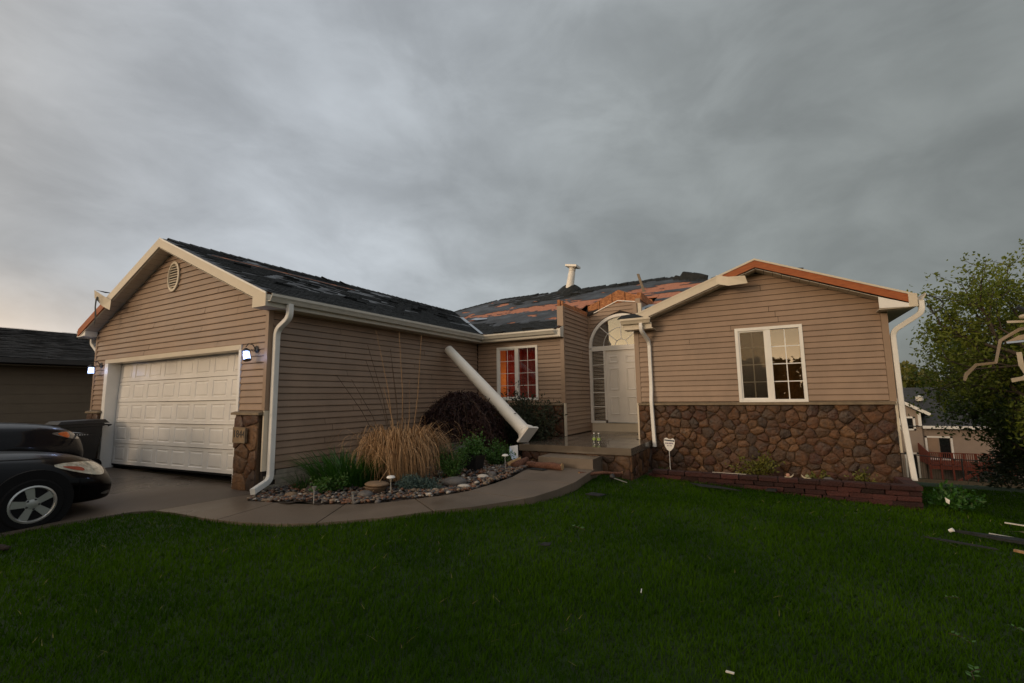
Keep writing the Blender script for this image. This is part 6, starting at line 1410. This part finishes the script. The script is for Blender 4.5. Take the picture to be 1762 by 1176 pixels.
# ------------------------------------------------------------------ trees
def tree(name, label, base, h, spread, seed, leafm, nleaf, lsize, levels=4, leanv=(0, 0, 0), trunk_r=.16, first=.28, group=None, squash=1.0):
    rr = random.Random(seed); base = Vector(base); t = thing(name, label, 'tree', base, group); wood = MB(); twigs = []
    def grow(p, d, L, r_, lv):
        n = 4; pts = [p]; dd = d.copy()
        for i in range(n):
            dd = (dd + Vector((rr.gauss(0, .13), rr.gauss(0, .13), rr.gauss(.03, .09)))).normalized(); pts.append(pts[-1] + dd * (L / n))
        wood.tube(pts, [r_ * (1 - .55 * i / n) for i in range(n + 1)], 8 if lv < 2 else 5, cap=False)
        if lv >= 2: twigs.append((pts, lv))
        if lv >= levels: return
        kids = {0: 9, 1: 6, 2: 5, 3: 4}.get(lv, 3)
        for k in range(kids):
            u_ = (first if lv == 0 else .25) + (1 - (first if lv == 0 else .25)) * (k + rr.random()) / kids; i = min(n - 1, int(u_ * n)); q_ = pts[i].lerp(pts[i + 1], u_ * n - i)
            az_ = k * 2.4 + rr.uniform(-.5, .5); el = rr.uniform(.35, .9) if lv == 0 else rr.uniform(.1, .75)
            side = dd.cross(Vector((math.cos(az_), math.sin(az_), .3))).normalized(); nd_ = (dd * math.cos(el + .25) + side * math.sin(el + .25)); nd_.z *= squash
            grow(q_, nd_.normalized(), L * rr.uniform(.5, .72) * (spread if lv == 0 else 1), r_ * .48, lv + 1)
    grow(base, (Vector((0, 0, 1)) + Vector(leanv)).normalized(), h, trunk_r, 0)
    wood.build('trunk', 'bark', t, smooth=True); P = []
    wts = [1.6 if lv == levels else .6 for _, lv in twigs]
    for (pts, lv) in rr.choices(twigs, wts, k=nleaf):
        u_ = rr.random() ** .75 * .999; i = int(u_ * (len(pts) - 1)); q_ = pts[i].lerp(pts[i + 1], u_ * (len(pts) - 1) - i); s_ = lsize * .9; P.append((q_.x + rr.gauss(0, s_), q_.y + rr.gauss(0, s_), q_.z + rr.gauss(0, s_)))
    stuffpart(leaves('crown', np.array(P), nrg.uniform(lsize * .6, lsize * 1.15, nleaf), leafm, t, .55, dirs=np.array([0, 0, -.15]))); return t
tree('shade_tree', 'leafy spreading shade tree standing right of the house', (6.7, 16.0, gz1(6.7, 16) - .1), 3.7, .92, 21, 'tree_leaf', 42000, .12, 4, (-.06, 0, 0), .17, .22, 'trees in the back yards')
tree('young_tree', 'dark green tree low behind the shade tree', (6.9, 20.0, gz1(6.9, 20.0) - .1), 3.5, .95, 8, 'tree_leaf_dark', 26000, .15, 4, (0, 0, 0), .14, .06, 'trees in the back yards')
def conifer(label, x, y, h, r_, n):
    z0 = gz1(x, y); t = thing('evergreen_shrub', label, 'shrub', (x, y, z0)); MB().tube([(x, y, z0 - .1), (x, y, z0 + h * .9)], [.09, .02], 8).build('trunk', 'bark', t)
    u_ = nrg.uniform(0, 1, n) ** .8; a = nrg.uniform(0, 6.28, n); q_ = r_ * (1 - u_ * .75) * np.sqrt(nrg.uniform(.2, 1, n)) * (1 + .18 * np.sin(a * 5 + u_ * 20))
    stuffpart(leaves('crown', np.stack([x + q_ * np.cos(a), y + q_ * np.sin(a), z0 + u_ * h], 1), nrg.uniform(.12, .25, n), 'evergreen', t, .3, dirs=np.stack([np.cos(a), np.sin(a), np.full(n, -.2)], 1)))
conifer('dark evergreen shrub at the right edge below the shade tree', 7.9, 22.5, 2.5, 1.9, 9000)
# distant belt of trees all round
P = []; rr = random.Random(4)
nb_ = 420; npc = 105
for i in range(nb_):
    a = 6.2832 * i / nb_ + rr.uniform(-.01, .01); d = rr.uniform(118, 150); x, y = d * math.sin(a), d * math.cos(a); z0 = gz1(x, y); h = rr.uniform(5.5, 9.0) + (3.4 if x > 0 and y > 40 else 0) + (3.2 if y < -20 else 0) + 1.2 * math.sin(a * 9); w_ = rr.uniform(2.0, 3.6)
    npc = 330 if (x > 0 and y > 60) else (320 if y < -40 else 90)
    u_ = nrg.uniform(0, 1, npc); az_ = nrg.uniform(0, 6.28, npc); q_ = w_ * np.sqrt(nrg.uniform(.1, 1, npc)) * np.sqrt(np.maximum(.05, 1 - (u_ * 2 - .9) ** 2 * .7))
    P.append(np.stack([x + q_ * np.cos(az_), y + q_ * np.sin(az_), z0 + .3 + u_ * h], 1))
P = np.concatenate(P); tag(leaves('distant_woods', P, nrg.uniform(.9, 1.9, len(P)), 'far_leaf', None, .8), 'distant belt of yellow green trees on the horizon', 'trees', kind='stuff')

# storm debris caught in the shade tree at the right edge
S_ = 13.4 / 11.0
def dp(x, z, y=0): return (x * S_, 13.4 + y, 1.4 + (z - 1.4) * S_)
mat('aluminium_tan', (.33, .25, .165), .4, .12, 6)
t = thing('hanging_gutter', 'bent tan gutter strip dangling from the shade tree', 'debris', dp(3.0, 1.56))
pth = ([dp(2.97, 1.56), dp(3.0, 1.66), dp(3.15, 1.83), dp(3.40, 1.855), dp(3.52, 2.24, .1), dp(3.80, 2.42, .2), dp(4.25, 2.52, .5)])
MB().sweep(pth, [(-.05, -.006), (.05, -.010), (.052, .0), (.0, .012), (-.052, .004)], (0, 1, .2), scale=[.5, .75, .6, .55, .6, .65, .7]).build('strip', 'aluminium_tan', t)
MB().hexa([dp(3.55, 2.20), dp(4.3, 2.30), dp(4.3, 2.26, .2), dp(3.55, 2.16, .1), dp(3.72, 2.30), dp(4.3, 2.44), dp(4.3, 2.42, .2), dp(3.72, 2.28, .1)]).build('torn_flap', 'aluminium_tan', t)
MB().bar(dp(3.56, 2.19, -.02), dp(4.35, 2.24, -.02), (0, .01, .02), (0, .004, 0)).build('trim_bar', 'metal', t)
t = thing('hanging_trim', 'pale kinked trim piece hanging below the bent gutter strip', 'debris', dp(3.58, 1.54))
pth = [dp(3.70, 2.02), dp(3.705, 1.80), dp(3.76, 1.64), dp(3.71, 1.58), dp(3.56, 1.545)]
MB().sweep(pth, [(-.04, -.006), (.04, -.01), (.04, .006), (-.04, .004)], (0, 1, .2)).build('strip', 'snail_body', t)
t = thing('caught_shingle', 'dark shingle caught in the shade tree above the bent strip', 'debris', dp(3.8, 2.7))
MB().obox(dp(3.92, 2.66), (.20, 0, -.16), (.03, .08, .03), (.02, -.01, .02)).build('sheet', 'shingle', t)
MB().bar(dp(3.62, 2.55, .05), dp(4.2, 2.53, .05), (0, .01, .025), (0, .01, 0)).ball(dp(3.80, 2.62, -.02), .06, .05, .05, 8, 6, jit=.15).build('wood_scrap', 'snail_body', t)
